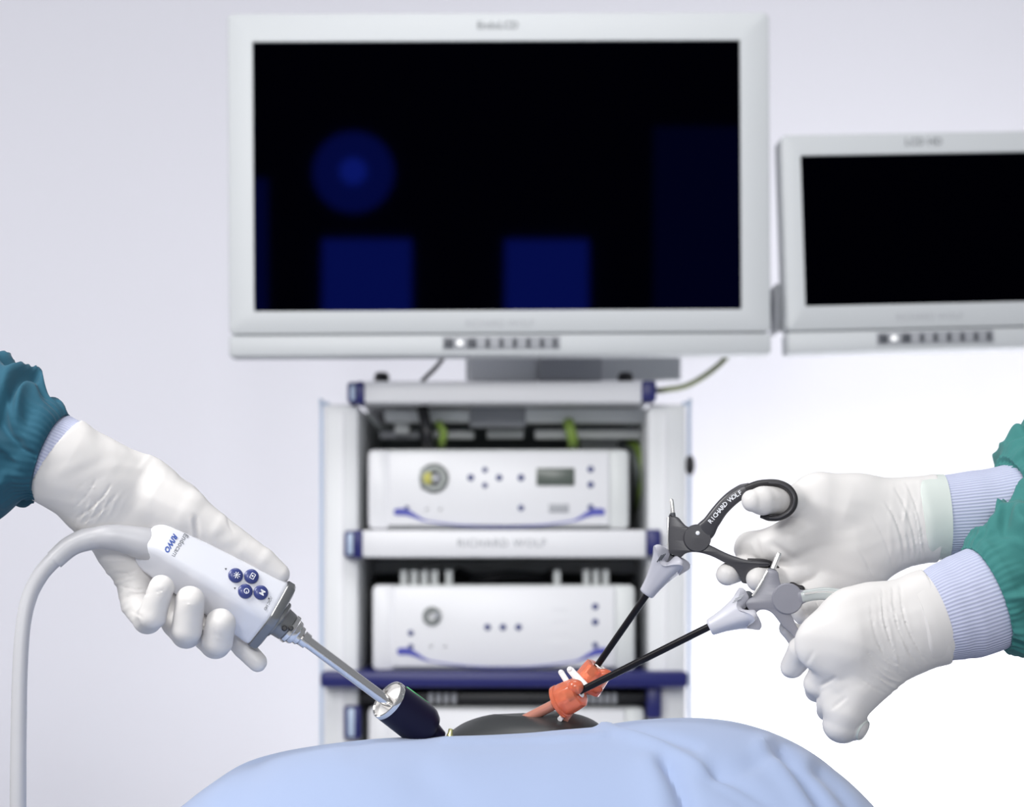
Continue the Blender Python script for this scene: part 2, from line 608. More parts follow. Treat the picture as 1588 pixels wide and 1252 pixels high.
zb = zpx(0.10, YC)
for (xa, xb) in ((503, 556), (1004, 1064)):
    m_ = bb(MB(), xa, 627, xb, zb, YC, 0.46, 0.006)
    # a shallow groove down the face of each column
    obj('side_column', m_, 'cart_white', cart)
    g = bb(MB(), xa + 24, 640, xa + 31, zb, YC - 0.002, 0.004, 0.001)
    obj('column_groove', g, 'cart_shelf', cart)
for xa, xb in ((496, 501), (1067, 1071)):
    m_ = MB()
    top, bot = B((xa + xb) / 2, 632, YC + 0.02), B((xa + xb) / 2, 1300, YC + 0.02)
    inn = B(510 if xa < 800 else 1058, 626, YC + 0.02)
    m_.tube([inn, top + Vector((0, 0, 0.003)), top - Vector((0, 0, 0.015)), (top + bot) / 2, bot], 0.0026, seg=12)
    obj('side_rail', m_, 'cap_glass' if xa < 800 else 'cap_glass', cart)
k_ = MB().ball(B(1070, 722, YC + 0.02), 0.011, (0.65, 0.8, 1.35))
obj('rail_clamp', k_, 'black_plastic', cart)
obj('back_panel', bb(MB(), 520, 640, 1048, zb, 3.19, 0.012), 'cart_dark', cart)
# shelves: plate, front bar, end caps
for n, (y0, y1, x0, x1) in enumerate(((591, 625, 563, 997), (822, 865, 560, 1003))):
    sh = bb(MB(), x0, y0, x1, y1, YC - 0.03, 0.045, 0.005)
    a, b = B(556, y1 - 3, YC), B(1006, y0 + 4, YC)
    sh.box((a.x - 0.001, YC, a.z), (b.x + 0.001, YC + 0.43, b.z), 0.003)
    shelf = obj('shelf', sh, 'cart_shelf', cart)
    xl, xr = (538, 995) if n == 0 else (533, 1003)
    c = bb(MB(), x0 - 12 if n == 0 else 549, y0, x0 + 2, y1 + 1, YC - 0.033, 0.05, 0.004)
    obj('end_cap', c, 'cart_blue', shelf)
    c = bb(MB(), xl, y0 + 1, x0 - 6, y1, YC - 0.028, 0.04, 0.005)
    obj('end_cap', c, 'cart_blue', shelf)
    c = bb(MB(), xl + 5, y0 + 5, x0 - 12, y1 - 4, YC - 0.031, 0.01, 0.003)
    obj('cap_window', c, 'cap_glass', shelf)
    c = bb(MB(), xr, y0 - 1, xr + 23, y1 - 3, YC - 0.033, 0.05, 0.004)
    obj('end_cap', c, 'cart_blue', shelf)
    if n == 1:
        a = MB()
        put_text(a, 'RICHARD WOLF', 0.0155, B(778, 843, YC - 0.0304), (1, 0, 0), (0, 0, 1), bold=0.0002, space=1.12)
        obj('lettering', a, 'print_light', shelf)
sh = bb(MB(), 496, 1042, 1068, 1067, YC - 0.04, 0.50, 0.006)
obj('shelf', sh, 'cart_blue', cart)['label'] = 'dark blue shelf'
lo_ = MB()
bb(lo_, 533, 1095, 559, 1147, YC - 0.02, 0.04, 0.004)
obj('end_cap', lo_, 'cart_blue', cart)
obj('cap_window', bb(MB(), 539, 1099, 550, 1143, YC - 0.022, 0.01, 0.002), 'cap_glass', cart)
lo_ = MB()
bb(lo_, 1003, 1066, 1026, 1115, YC - 0.02, 0.04, 0.004)
obj('end_cap', lo_, 'cart_blue', cart)
obj('cross_bar', bb(MB(), 541, 1074, 1024, 1093, YC + 0.01, 0.03, 0.003), 'black_plastic', cart)
for xx in list(range(664, 712, 12)) + list(range(905, 950, 11)):
    obj('cable_clip', bb(MB(), xx, 1075, xx + 8, 1092, YC - 0.002, 0.014, 0.002), 'print_light', cart)
# base and casters, below the frame
bs = MB()
a, b = B(500, 900, YC), B(1068, 900, YC)
bs.box((a.x, YC - 0.05, 0.10), (b.x, YC + 0.50, 0.16), 0.015)
obj('base', bs, 'cart_blue', cart)
for xx in (a.x + 0.05, b.x - 0.05):
    for yy in (YC, YC + 0.44):
        w = MB()
        w.lathe((xx - 0.014, yy, 0.05), (1, 0, 0), [(0, 0.03), (0.004, 0.048), (0.014, 0.05), (0.024, 0.048), (0.028, 0.03)], 28)
        w.box((xx - 0.02, yy - 0.012, 0.05), (xx + 0.02, yy + 0.012, 0.10), 0.003)
        obj('caster', w, 'black_plastic', cart)
# monitor mount on the top shelf
obj('mount_plate', bb(MB(), 722, 546, 1056, 590, YC + 0.11, 0.012, 0.003), 'monitor_plastic', cart)
mc = MB()
bb(mc, 727, 541, 834, 591, YC + 0.02, 0.08, 0.004)
obj('mount_column', mc, 'cart_white', cart)
br = MB()
bb(br, 836, 553, 934, 591, YC + 0.0, 0.07, 0.004)
bb(br, 842, 540, 852, 560, YC - 0.0, 0.02, 0.003)
bb(br, 916, 540, 926, 560, YC - 0.0, 0.02, 0.003)
obj('mount_bracket', br, 'monitor_grey', cart)
arm = MB()
a1, b1 = B(700, 500, YM + 0.085), B(860, 250, YM + 0.085)
arm.box((a1.x, YM + 0.08, B(0, 560, YC).z), (b1.x, YM + 0.125, b1.z), 0.006)
arm.tube([B(880, 480, YM + 0.11), B(1200, 480, YM + 0.13), B(1320, 470, YM + 0.11)], 0.02, seg=16)
obj('monitor_arm', arm, 'monitor_grey', cart)
obj('arm_joint', bb(MB(), 1201, 440, 1211, 515, YM + 0.06, 0.05, 0.003), 'monitor_grey', cart)
for xx in (592, 970):
    kb = MB()
    c = B(xx, 590, YC + 0.03)
    kb.lathe(c - Vector((0, 0, 0.002)), (0, 0, 1), [(0, 0.011), (0.009, 0.011), (0.013, 0.008), (0.014, 0.001)], 24)
    obj('rubber_foot', kb, 'black_plastic', cart)
# clutter of brackets at the back of the upper bays
for (x0, y0, x1, y1, mm, Yd) in ((596, 637, 728, 654, 'cart_mid', 2.84), (728, 632, 815, 662, 'monitor_grey', 2.84), (815, 634, 1002, 655, 'cart_mid', 2.84),
                                 (588, 668, 650, 680, 'monitor_grey', 2.90), (665, 668, 735, 680, 'bracket_grey', 2.90), (755, 666, 812, 679, 'bracket_grey', 2.90),
                                 (830, 666, 1000, 680, 'bracket_grey', 2.90), (612, 652, 634, 672, 'bracket_grey', 2.87), (900, 682, 1000, 700, 'cart_mid', 3.02),
                                 (560, 868, 1003, 890, 'cart_mid', 3.05)):
    obj('rear_bracket', bb(MB(), x0, y0, x1, y1, Yd, 0.03, 0.002), mm, cart)


# ------------------------------------------------------------------ consoles on the cart
def console(label, x0, y0, x1, y1, panel):
    Yf = YC - 0.012
    a = B((x0 + x1) / 2, y1, Yf)
    t = thing('endoscopy_console', label, 'medical console', (a.x, Yf + 0.15, a.z))
    hs = bb(MB(), x0 + 6, y0, x1 - 8, y1, Yf + 0.012, 0.32, 0.004)
    obj('housing', hs, 'console_body', t)
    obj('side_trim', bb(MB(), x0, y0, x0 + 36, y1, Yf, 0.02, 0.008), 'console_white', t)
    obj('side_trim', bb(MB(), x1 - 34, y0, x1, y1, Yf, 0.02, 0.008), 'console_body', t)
    obj('front_panel', bb(MB(), x0 + 33, y0 + 4, x1 - 31, y1 - 6, Yf - 0.004, 0.02, 0.003), 'console_white', t)
    return t, Yf - 0.004


def disc(px, py, r, Y, th=0.003):
    c = B(px, py, Y)
    R = r * Y / FPX
    return MB().lathe(c + Vector((0, 0.002, 0)), (0, -1, 0), [(0, R), (th, R), (th + 0.001, R * 0.7), (th + 0.001, R * 0.05)], 24)


def swoosh(px0, px1, yt, yb, Y, parent):
    """curved blue stripe, thick at both ends and thin in the middle"""
    mb = MB()
    top, bot = [], []
    N = 60
    for i in range(N + 1):
        u = i / N
        x = px0 + (px1 - px0) * u
        e = abs(2 * u - 1)
        sm = min(1, max(0, (e - 0.66) / 0.26)); sm = sm * sm * (3 - 2 * sm)
        base = yb - (yb - yt) * (0.30 * (e / 0.66) ** 2 if e < 0.66 else 0.30 + 0.50 * sm)
        half = 0.8 + 4.6 * sm
        top.append(B(x, base - half + (2 if e > 0.97 else 0), Y - 0.001)); bot.append(B(x, base + half - (1 if e > 0.97 else 0), Y - 0.001))
    n = N + 1
    vs = top + bot + [v + Vector((0, 0.003, 0)) for v in top + bot]
    fs = []
    for i in range(N):
        fs.append((i, i + 1, n + i + 1, n + i))
        fs.append((2 * n + i, 3 * n + i, 3 * n + i + 1, 2 * n + i + 1))
        fs.append((i, 2 * n + i, 2 * n + i + 1, i + 1))
        fs.append((n + i, n + i + 1, 3 * n + i + 1, 3 * n + i))
    mb.add(vs, fs)
    obj('stripe', mb, 'console_blue', parent)


t, Yp = console('white console with small green display and crosswise buttons, upper one on the cart', 570, 697, 976, 821, None)
skt = MB()
c = B(673, 742, Yp)
skt.lathe(c + Vector((0, 0.004, 0)), (0, -1, 0), [(0, 0.021), (0.006, 0.021), (0.009, 0.017), (0.009, 0.011), (0.004, 0.010), (0.004, 0.001)], 36)
so = obj('socket', bb(skt, 652, 726, 672, 759, Yp - 0.004, 0.008, 0.003), 'socket_grey', t)
obj('socket_insert', MB().ball(B(664, 742, Yp - 0.006), 0.0075, (1, 0.5, 1.2)), 'socket_yellow', so)
obj('socket_plug', MB().ball(B(676, 742, Yp - 0.008), 0.007, (1, 0.5, 1)), 'print_light', so)
for (x, y, r, mm) in ((752, 729, 4.2, 'button_blue'), (730, 741, 5.2, 'button_blue'), (774, 741, 5, 'button_blue'), (752, 753, 4.2, 'button_blue'),
                      (808, 741, 5.2, 'button_blue'), (916, 728, 5, 'button_blue'), (916, 752, 5, 'button_blue'), (916, 787, 4.5, 'button_blue'),
                      (808, 788, 4.6, 'button_blue'), (631, 788, 3.6, 'button_blue')):
    obj('button', disc(x, y, r, Yp), mm, t)
for (x, y) in ((662, 790), (683, 790)):
    obj('indicator', disc(x, y, 2.6, Yp, 0.001), 'print_light', t)
ds = obj('display', bb(MB(), 832, 726, 891, 753, Yp - 0.003, 0.005, 0.001), 'display_green', t)
obj('card_slot', bb(MB(), 851, 782, 882, 795, Yp - 0.002, 0.004, 0.001), 'print_light', t)
swoosh(611, 938, 788, 818, Yp - 0.0005, t)

t, Yp = console('white console with three buttons in a row, standing on the blue shelf', 577, 907, 985, 1041, None)
skt = MB()
c = B(670, 956, Yp)
skt.lathe(c + Vector((0, 0.004, 0)), (0, -1, 0), [(0, 0.0135), (0.006, 0.0135), (0.009, 0.011), (0.009, 0.006), (0.003, 0.005), (0.003, 0.001)], 36)
so = obj('socket', skt, 'socket_grey', t)
obj('socket_plug', MB().ball(B(677, 955, Yp - 0.006), 0.005, (1, 0.5, 1)), 'print_light', so)
for (x, y, r) in ((756, 973, 5), (780, 973, 5), (804, 973, 5), (637, 982, 4.5), (637, 1003, 4), (923, 941, 5), (923, 965, 5), (923, 1001, 4.5)):
    obj('button', disc(x, y, r, Yp), 'button_blue', t)
for (x, y) in ((668, 1003), (690, 1003)):
    obj('indicator', disc(x, y, 2.6, Yp, 0.001), 'print_light', t)
for k in range(4):
    obj('scale_mark', bb(MB(), 855, 943 + k * 18, 880, 946 + k * 18, Yp - 0.0008, 0.002), 'cart_shelf', t)
swoosh(616, 944, 1004, 1036, Yp - 0.0005, t)

t, Yp = console('white console on the lowest bay of the cart, mostly hidden by the blue drape', 570, 1097, 1000, 1235, None)
swoosh(616, 944, 1204, 1232, Yp - 0.0005, t)
# a shelf to carry it
obj('shelf', bb(MB(), 556, 1236, 1006, 1256, YC - 0.02, 0.46, 0.003), 'cart_shelf', cart)

# plugs standing behind the lower console
for i_, xx in enumerate((620, 636, 652, 668, 690)):
    tag(obj('cable_plug', bb(MB(), xx, 884, xx + 12, 911, YC + 0.05, 0.02, 0.003), 'console_body'),
        ['leftmost', 'second', 'third', 'fourth', 'fifth'][i_] + ' pale plug from the left on top of the lower console', 'plug', 'pale plugs above the lower console')
for i_, xx in enumerate((904, 919, 934)):
    tag(obj('cable_plug', bb(MB(), xx, 883, xx + 11, 911, YC + 0.05, 0.02, 0.003), 'console_body'),
        ['third', 'second', 'last'][i_] + ' pale plug counting from the right on top of the lower console' if i_ < 2 else 'rightmost pale plug on top of the lower console', 'plug', 'pale plugs above the lower console')
tag(obj('cable_plug', bb(MB(), 858, 884, 870, 911, YC + 0.05, 0.02, 0.003), 'console_body'), 'single pale plug between the two plug clusters above the lower console', 'plug')


def cable(name, pts, r, m, label, cat='cable'):
    return tag(obj(name, MB().tube(pts, r, seg=14, sub=8), m), label, cat)


cable('power_cable', [B(690, 552, YC + 0.03), B(676, 570, YC), B(662, 584, YC - 0.01), B(655, 590, YC + 0.01)], 0.0032, 'black_plastic',
      'short black cable dropping from the large monitor to the top shelf')
cable('video_cable', [B(1150, 515, YM + 0.14), B(1128, 552, YC), B(1100, 578, YC - 0.02), B(1066, 598, YC - 0.02), B(1036, 604, YC - 0.02), B(1020, 606, YC + 0.0)], 0.0044, 'cable_olive',
      'yellow-green cable hanging from the right of the large monitor to the top shelf')
cable('black_cable', [B(655, 634, 2.83), B(660, 655, 2.81), B(664, 686, 2.82), B(664, 698, 2.95), B(664, 711, 3.10), B(664, 800, 3.12)], 0.0085, 'black_plastic',
      'thick black cable behind the upper console')
cable('earth_cable', [B(680, 657, 2.83), B(688, 672, 2.82), B(685, 688, 2.84), B(685, 700, 2.95), B(685, 712, 3.10), B(685, 800, 3.12)], 0.006, 'cable_green',
      'green cable beside the thick black cable behind the upper console')
cable('earth_cable', [B(881, 654, 2.83), B(886, 672, 2.82), B(889, 687, 2.84), B(887, 699, 2.95), B(886, 711, 3.10), B(886, 800, 3.12)], 0.008, 'cable_green',
      'bright green cable rising at the middle right behind the upper console')
cable('earth_cable', [B(976, 684, 2.95), B(992, 700, 2.90), B(999, 735, 2.88), B(994, 770, 2.9), B(992, 812, 3.1)], 0.0065, 'cable_green',
      'yellow-green cable hanging beside the right flank of the upper console')
cable('black_cable', [B(965, 690, 2.98), B(985, 705, 2.93), B(990, 760, 2.95), B(985, 812, 3.14)], 0.008, 'cart_dark',
      'dark cable hanging beside the right flank of the upper console')
cable('black_cable', [B(712, 888, 2.95), B(740, 898, 2.9), B(790, 893, 2.9), B(840, 897, 2.92), B(856, 890, 2.95)], 0.008, 'black_plastic',
      'black cable lying across the top of the lower console')

# ------------------------------------------------------------------ draped torso on the operating table
outline = [(120, 1700), (128, 1560), (150, 1440), (190, 1350), (240, 1290), (290, 1247), (330, 1217), (375, 1189), (430, 1172), (500, 1160), (570, 1152), (620, 1149), (660, 1149),
           (700, 1146), (760, 1145), (820, 1142), (870, 1137), (930, 1131), (975, 1124), (1030, 1119), (1100, 1119), (1160, 1128), (1220, 1149), (1270, 1178), (1312, 1214), (1350, 1256),
           (1385, 1310), (1410, 1370), (1430, 1450), (1440, 1560), (1444, 1700)]


def resample(pts, n):
    pts = [Vector(p) for p in pts]
    N = len(pts)
    out = []
    for i in range(N - 1):
        p0 = pts[i - 1] if i else pts[0] * 2 - pts[1]
        p1, p2 = pts[i], pts[i + 1]
        p3 = pts[i + 2] if i + 2 < N else pts[-1] * 2 - pts[-2]
        for k in range(12):
            s_ = k / 12
            out.append(0.5 * ((2 * p1) + (p2 - p0) * s_ + (2 * p0 - 5 * p1 + 4 * p2 - p3) * s_ * s_ + (3 * p1 - p0 - 3 * p2 + p3) * s_ ** 3))
    out.append(pts[-1])
    L = [0]
    for i in range(1, len(out)):
        L.append(L[-1] + (out[i] - out[i - 1]).length)
    res = []
    j = 0
    for k in range(n):
        t_ = L[-1] * k / (n - 1)
        while j < len(L) - 2 and L[j + 1] < t_:
            j += 1
        f = (t_ - L[j]) / max(1e-9, L[j + 1] - L[j])
        res.append(out[j].lerp(out[j + 1], min(1, max(0, f))))
    return res


YCR = 1.505          # crest line of the draped body
NO, NR = 300, 150
ol = resample(outline, NO)
prof = []           # (y, drop below the crest)
for k in range(NR):
    q = k / (NR - 1)
    if q < 0.32:
        a = 1 - q / 0.32
        prof.append((YCR + 0.20 * math.sin(a * math.pi / 2), 0.30 * (1 - math.cos(a * math.pi / 2)) ** 1.25))
    else:
        a = (q - 0.32) / 0.68
        prof.append((YCR - 0.30 * math.sin(a * math.pi / 2), 0.34 * (1 - math.cos(a * math.pi / 2)) ** 1.3))


def seg_dist(p, a, b):
    ax, ay = a; bx, by = b
    dx, dy = bx - ax, by - ay
    t_ = ((p[0] - ax) * dx + (p[1] - ay) * dy) / (dx * dx + dy * dy)
    tc_ = min(1, max(0, t_))
    qx, qy = ax + dx * tc_, ay + dy * tc_
    side = ((p[0] - ax) * dy - (p[1] - ay) * dx) / math.hypot(dx, dy)
    return math.hypot(p[0] - qx, p[1] - qy), side, t_


# long folds of the cloth: polyline, half width, height (mm); + = ridge, - = valley
FOLDS = [([(935, 1133), (1000, 1150), (1070, 1185), (1150, 1232), (1230, 1290)], 9, 2.6),
         ([(1034, 1188), (1054, 1222), (1082, 1300)], 14, -5.0),
         ([(1010, 1192), (1020, 1230), (1030, 1300)], 22, 3.0),
         ([(1110, 1200), (1160, 1235), (1220, 1290)], 18, -3.5),
         ([(1205, 1160), (1240, 1200), (1300, 1290)], 12, -5.0),
         ([(1185, 1160), (1225, 1215), (1270, 1290)], 16, 3.0),
         ([(1265, 1188), (1300, 1225), (1350, 1300)], 10, -4.0),
         ([(1110, 1195), (1150, 1190), (1190, 1175)], 14, -2.2),
         ([(960, 1128), (1020, 1140), (1080, 1160)], 8, -2.0),
         ([(690, 1152), (800, 1152), (935, 1146)], 5, 1.6),
         ([(400, 1190), (370, 1240), (350, 1300)], 25, -1.6),
         ([(560, 1160), (640, 1190), (700, 1250)], 30, -1.2)]
FOLDS = [([tuple(q) for q in resample(pl, 8)], w, amp) for pl, w, amp in FOLDS]
rows = []
for (yy, dr) in prof:
    row = []
    for p in ol:
        X = (p[0] - CX) / FPX * YCR
        zt = CZ + (HY - p[1]) / FPX * YCR
        x = X * (1 - 0.10 * (dr / 0.34))
        z = zt - dr
        py = HY - (z - CZ) * FPX / yy
        px = CX + x * FPX / yy
        h = 0.0
        for (pl, w, amp) in FOLDS:
            best = 1e9; tt = 0
            for i in range(len(pl) - 1):
                dd, sd, t_ = seg_dist((px, py), pl[i], pl[i + 1])
                if dd < best:
                    best = dd
            if best < w * 3.2:
                h += amp * math.exp(-(best / w) ** 2)
        nz = noise.noise(Vector((x * 9, yy * 9, 0.3))) * 2.0 + noise.noise(Vector((x * 26, yy * 22, 1.3))) * 0.6
        edge = min(1, max(0, (CZ - 0.2 - z) / -0.1)) if z < CZ - 0.1 else 1
        lift = 1.2 * math.exp(-((px - 815) / 120) ** 2 - ((yy - YCR) / 0.012) ** 2)
        if yy < YCR + 0.004:
            z += (h * 1.7 + nz * 0.7) * 0.001 * min(1, (YCR + 0.004 - yy) / 0.012)
        z += lift * 0.001
        # the cloth opens around the pad behind the crest
        if yy > YCR + 0.006 and 700 < px < 930:
            z -= 0.010 * min(1, (yy - YCR - 0.006) / 0.01) * min(1, (px - 700) / 15, (930 - px) / 15)
        z = max(z, 0.868)
        row.append(Vector((x, yy, z)))
    rows.append(row)
vs = [p for r in rows for p in r]
fs = [(i * NO + j, i * NO + j + 1, (i + 1) * NO + j + 1, (i + 1) * NO + j) for i in range(NR - 1) for j in range(NO - 1)]
dr_ = obj('surgical_drape', MB().add(vs, fs), 'drape_blue')
tag(dr_, 'light blue surgical drape over the mound under the instruments', 'drape')
sol = dr_.modifiers.new('thickness', 'SOLIDIFY'); sol.thickness = 0.0012; sol.offset = -1

tbl = thing('operating_table', 'operating table under the light blue drape', 'table', (0.0, 1.53, 0))
obj('mattress', MB().box((-0.50, 1.20, 0.80), (0.50, 1.80, 0.862), 0.02, 3), 'table_pad', tbl)
obj('table_top', MB().box((-0.51, 1.19, 0.76), (0.51, 1.81, 0.80), 0.004), 'steel', tbl)
obj('pedestal', MB().box((-0.12, 1.38, 0.06), (0.12, 1.62, 0.76), 0.01), 'cart_shelf', tbl)
obj('foot_plate', MB().box((-0.3, 1.28, 0.0), (0.3, 1.72, 0.06), 0.01), 'cart_shelf', tbl)

# black rubber port pad bulging out of the drape opening
pc = P(815, 1147, 54)
pad = MB()
rings = []
RX, RY_, RH = 0.0640, 0.050, 0.0215
for i in range(16):
    q = i / 15 * 1.25
    rr, zz = math.cos(min(q, 1.55)), math.sin(min(q, 1.55))
    rings.append([pc + Vector((RX * rr ** 0.8 * math.cos(a), RY_ * rr ** 0.8 * math.sin(a), RH * zz * (1 + 0.05 * math.sin(a * 2 + 1)) + 0.0006 * math.cos(a) * 5 * rr)) for a in [2 * math.pi * j / 72 for j in range(72)]])
base = [[p + Vector((0, 0, -0.02)) for p in rings[0]]]
pad.rings(base + rings)
tag(obj('port_pad', pad, 'pad_rubber'), 'black domed rubber pad in the drape opening where the sleeves enter', 'rubber pad')


# ------------------------------------------------------------------ camera head, endoscope, metal trocar
def dA(px):
    return -25 - (413 - px) * 0.14


E0, E1 = P(236, 847, dA(236)), P(415, 953, dA(415))
ax = (E1 - E0).normalized()
vv = Vector((0, 1, 0)).cross(ax).normalized()          # up-right in the picture
if vv.z < 0:
    vv = -vv
ww = ax.cross(vv).normalized()
if ww.y > 0:
    ww = -ww
LEN = (E1 - E0).length
chead = thing('camera_head', 'white endoscope camera head with four round blue buttons gripped in a gloved hand', 'camera', clean(E0))


def fillet(poly, r, n=4):
    out = []
    N = len(poly)
    for i in range(N):
        p0, p1, p2 = Vector(poly[i - 1]), Vector(poly[i]), Vector(poly[(i + 1) % N])
        a, b = (p0 - p1), (p2 - p1)
        rr = min(r, a.length * 0.45, b.length * 0.45)
        A_, B_ = p1 + a.normalized() * rr, p1 + b.normalized() * rr
        for k in range(n + 1):
            s_ = k / n
            out.append((A_ * (1 - s_) + p1 * s_) * (1 - s_) + (p1 * (1 - s_) + B_ * s_) * s_)
    return out


SEC = [(29.5, 2), (28, 8.5), (2, 17), (-4, 15.5), (-27, -1), (-28, -8), (-20, -14), (20, -14), (28, -8)]


def head_section(u, scl, wsc=1.0, off=0.0, wof=0.0, r=3.5):
    pts = fillet(SEC, r)
    return [E0 + ax * (u * 0.001) + vv * ((p[0] * scl + off) * 0.001) + ww * ((p[1] * wsc + wof) * 0.001) for p in pts]


Lmm = LEN * 1000
hb = MB()
secs = [(-8.6, 0.14, 0.3), (-8.2, 0.34, 0.52), (-7, 0.48, 0.68), (-4.5, 0.59, 0.82), (-1, 0.67, 0.92), (4, 0.725, 0.97), (12, 0.76, 1.0), (35, 0.83, 1.0), (60, 0.89, 1.0), (Lmm * 0.85, 0.955, 1), (Lmm - 3, 1.0, 1), (Lmm - 0.6, 0.995, 1), (Lmm, 0.97, 0.97)]
hb.rings([head_section(u, a, b) for (u, a, b) in secs])
obj('housing', hb, 'camera_white', chead, smooth=50)
# metal end plate
ep = MB()
SECsave = SEC
SEC = [(31, 2), (28.5, 9.5), (2, 18), (-5, 16.5), (-28.5, -1), (-29, -9), (-20, -15), (20, -15), (29, -9)]
ep.rings([head_section(u, a, a, r=1.5) for (u, a) in ((Lmm + 0.0, 0.955), (Lmm + 0.6, 0.985), (Lmm + 5.5, 0.985), (Lmm + 7.0, 0.94), (Lmm + 8.0, 0.80))])
obj('end_plate', ep, 'steel', chead)
SEC = SECsave
# lens coupler, turned and knurled
CA = P(425, 957, dA(425))
S0, S1 = P(462, 985, dA(462)), P(604, 1091, dA(604) + 2)
sx = (S1 - S0).normalized()
lc = MB()
Lc = (S0 - CA).length * 1000
cax = (S0 - CA).normalized()
for prof_, mm, nm in (([(-3, 17), (4, 17), (5, 16), (5, 13.5), (13, 12.5), (13.5, 10.5)], 'steel', 'coupler'),
                      ([(12.5, 11.0), (14, 12.9), (17, 12.9), (17.5, 12.2), (17.5, 10.5)], 'chrome', 'lock_ring'),
                      ([(17.0, 10), (18.0, 10.8), (20.5, 10.8), (22, 9.8), (22.4, 7.5), (23, 7.0)], 'chrome', 'eyepiece')):
    obj(nm, MB().lathe(CA, cax, [(a * 0.001, b * 0.001 * 0.92) for a, b in prof_], 64), mm, chead)
for (xx, yy, r) in ((451, 975, 3.2), (441, 975, 3.5)):
    obj('lock_screw', MB().lathe(P(xx, yy, dA(xx) - 12), (0.2, -1, 0.1), [(-0.012, r * 0.0006), (0.002, r * 0.0006), (0.0025, r * 0.0004)], 16), 'black_plastic' if r > 3 else 'steel', chead)


def face_pt(px, py, lift=0.0):
    """point on the front face of the head along the ray through a pixel"""
    u_near = (P(px, py, dA(px)) - E0).dot(ax)
    k = 0.74 + 0.26 * min(1, max(0, u_near / LEN))
    a = E0 + ax * u_near + vv * (28 * k * 0.001) + ww * (8.5 * 0.001)
    b = E0 + ax * u_near + vv * (2 * k * 0.001) + ww * (17 * 0.001)
    nrm = ax.cross(b - a).normalized()
    if nrm.y > 0:
        nrm = -nrm
    # ray / plane
    o = Vector((0, 0, CZ))
    r = (P(px, py, 0) - o).normalized()
    t_ = (a - o).dot(nrm) / r.dot(nrm)
    return o + r * t_ + nrm * lift, nrm


for i, (px, py) in enumerate(((365, 893), (389.5, 894.5), (380, 917.5), (404, 919.5))):
    c, nr = face_pt(px, py)
    bt = obj('button', MB().lathe(c - nr * 0.001, nr, [(0, 0.0056), (0.0026, 0.0055), (0.0036, 0.0046), (0.0040, 0.003), (0.0041, 0.0003)], 36), 'button_blue', chead)
    ic = MB()
    fx = (-vv + nr * vv.dot(nr)).normalized()
    fy = nr.cross(fx)
    c2 = c + nr * 0.0033 + ax * 0.0004
    if i == 0:
        for k in range(8):
            a = k * math.pi / 4
            dv = fx * math.cos(a) + fy * math.sin(a)
            ic.tube([c2 + dv * 0.0011, c2 + dv * 0.0026], 0.00030, seg=6, smooth=False)
        ic.ball(c2, 0.0009, (1, 1, 1), 12, 8)
    elif i == 1:
        q = [c2 + fx * a * 0.0021 + fy * b * 0.0015 for a, b in ((-1, -1), (1, -1), (1, 1), (-1, 1))]
        for k in range(4):
            ic.tube([q[k], q[(k + 1) % 4]], 0.0003, seg=6, smooth=False)
        ic.ball(c2, 0.0008, (1, 1, 1), 12, 8)
    elif i == 2:
        ic.tube([c2 + fx * 0.0018 * math.cos(a) + fy * 0.0018 * math.sin(a) for a in [k * math.pi / 5 for k in range(10)]], 0.0003, seg=6, sub=2, closed=True)
        ic.tube([c2, c2 + fx * 0.0013 + fy * 0.0009], 0.0003, seg=6, smooth=False)
    else:
        put_text(ic, 'M', 0.0055, c2, fx, -fy if (-fy).dot(ax) > 0 else fy, bold=0.0001)
    obj('icon', ic, 'white_print', bt)
# printing: runs across the face
fc, fn_ = face_pt(300, 870)
fx = (-vv + fn_ * vv.dot(fn_)).normalized()
fy = ax
txt = MB(); put_text(txt, 'Endocam', 0.0056, face_pt(279, 846, 0.0001)[0], fx, fy, depth=0.00012)
obj('lettering', txt, 'print_grey', chead)
txt = MB(); put_text(txt, 'RIWO', 0.0056, face_pt(265, 842, 0.0001)[0], fx, fy, depth=0.00012, shear=0.3, bold=0.0002)
obj('logo', txt, 'logo_blue', chead)
txt = MB(); put_text(txt, 'LOGIC HD', 0.0030, face_pt(417, 934, 0.0001)[0], fx, fy, depth=0.00012)
obj('lettering', txt, 'print_grey', chead)
tri = MB()
for (x, y) in ((351, 883), (416, 928), (365, 913)):
    c, nr = face_pt(x, y, 0.0001)
    tri.add([c + fx * 0.001, c - fx * 0.001, c + fy * 0.0014 * (1 if x > 400 else -1)], [(0, 1, 2)])
obj('arrow_mark', tri, 'button_dark', chead)
# cable and strain relief
cb = MB()
cb.tube([P(248, 853, dA(248)), P(225, 843, dA(228) - 1), P(178, 832, -59), P(142, 835, -62), P(110, 847, -64), P(84, 869, -66)],
        [0.0125, 0.0128, 0.0110, 0.0088, 0.0078, 0.0073], seg=28, sub=8)
obj('strain_relief', cb, 'cable_white', chead)
cb = MB()
cb.tube([P(100, 854, -65), P(84, 868, -66), P(63, 892, -67), P(46, 925, -68), P(36, 970, -70), P(31, 1040, -72), P(29, 1130, -74), P(28, 1250, -76), P(28, 1400, -76), P(60, 1600, -60), P(20, 1900, -40)],
        [0.0062, 0.0062, 0.0060, 0.0058, 0.0055, 0.0056, 0.0058, 0.0060, 0.006, 0.006, 0.006], seg=22, sub=8)
obj('cable', cb, 'cable_white', chead)

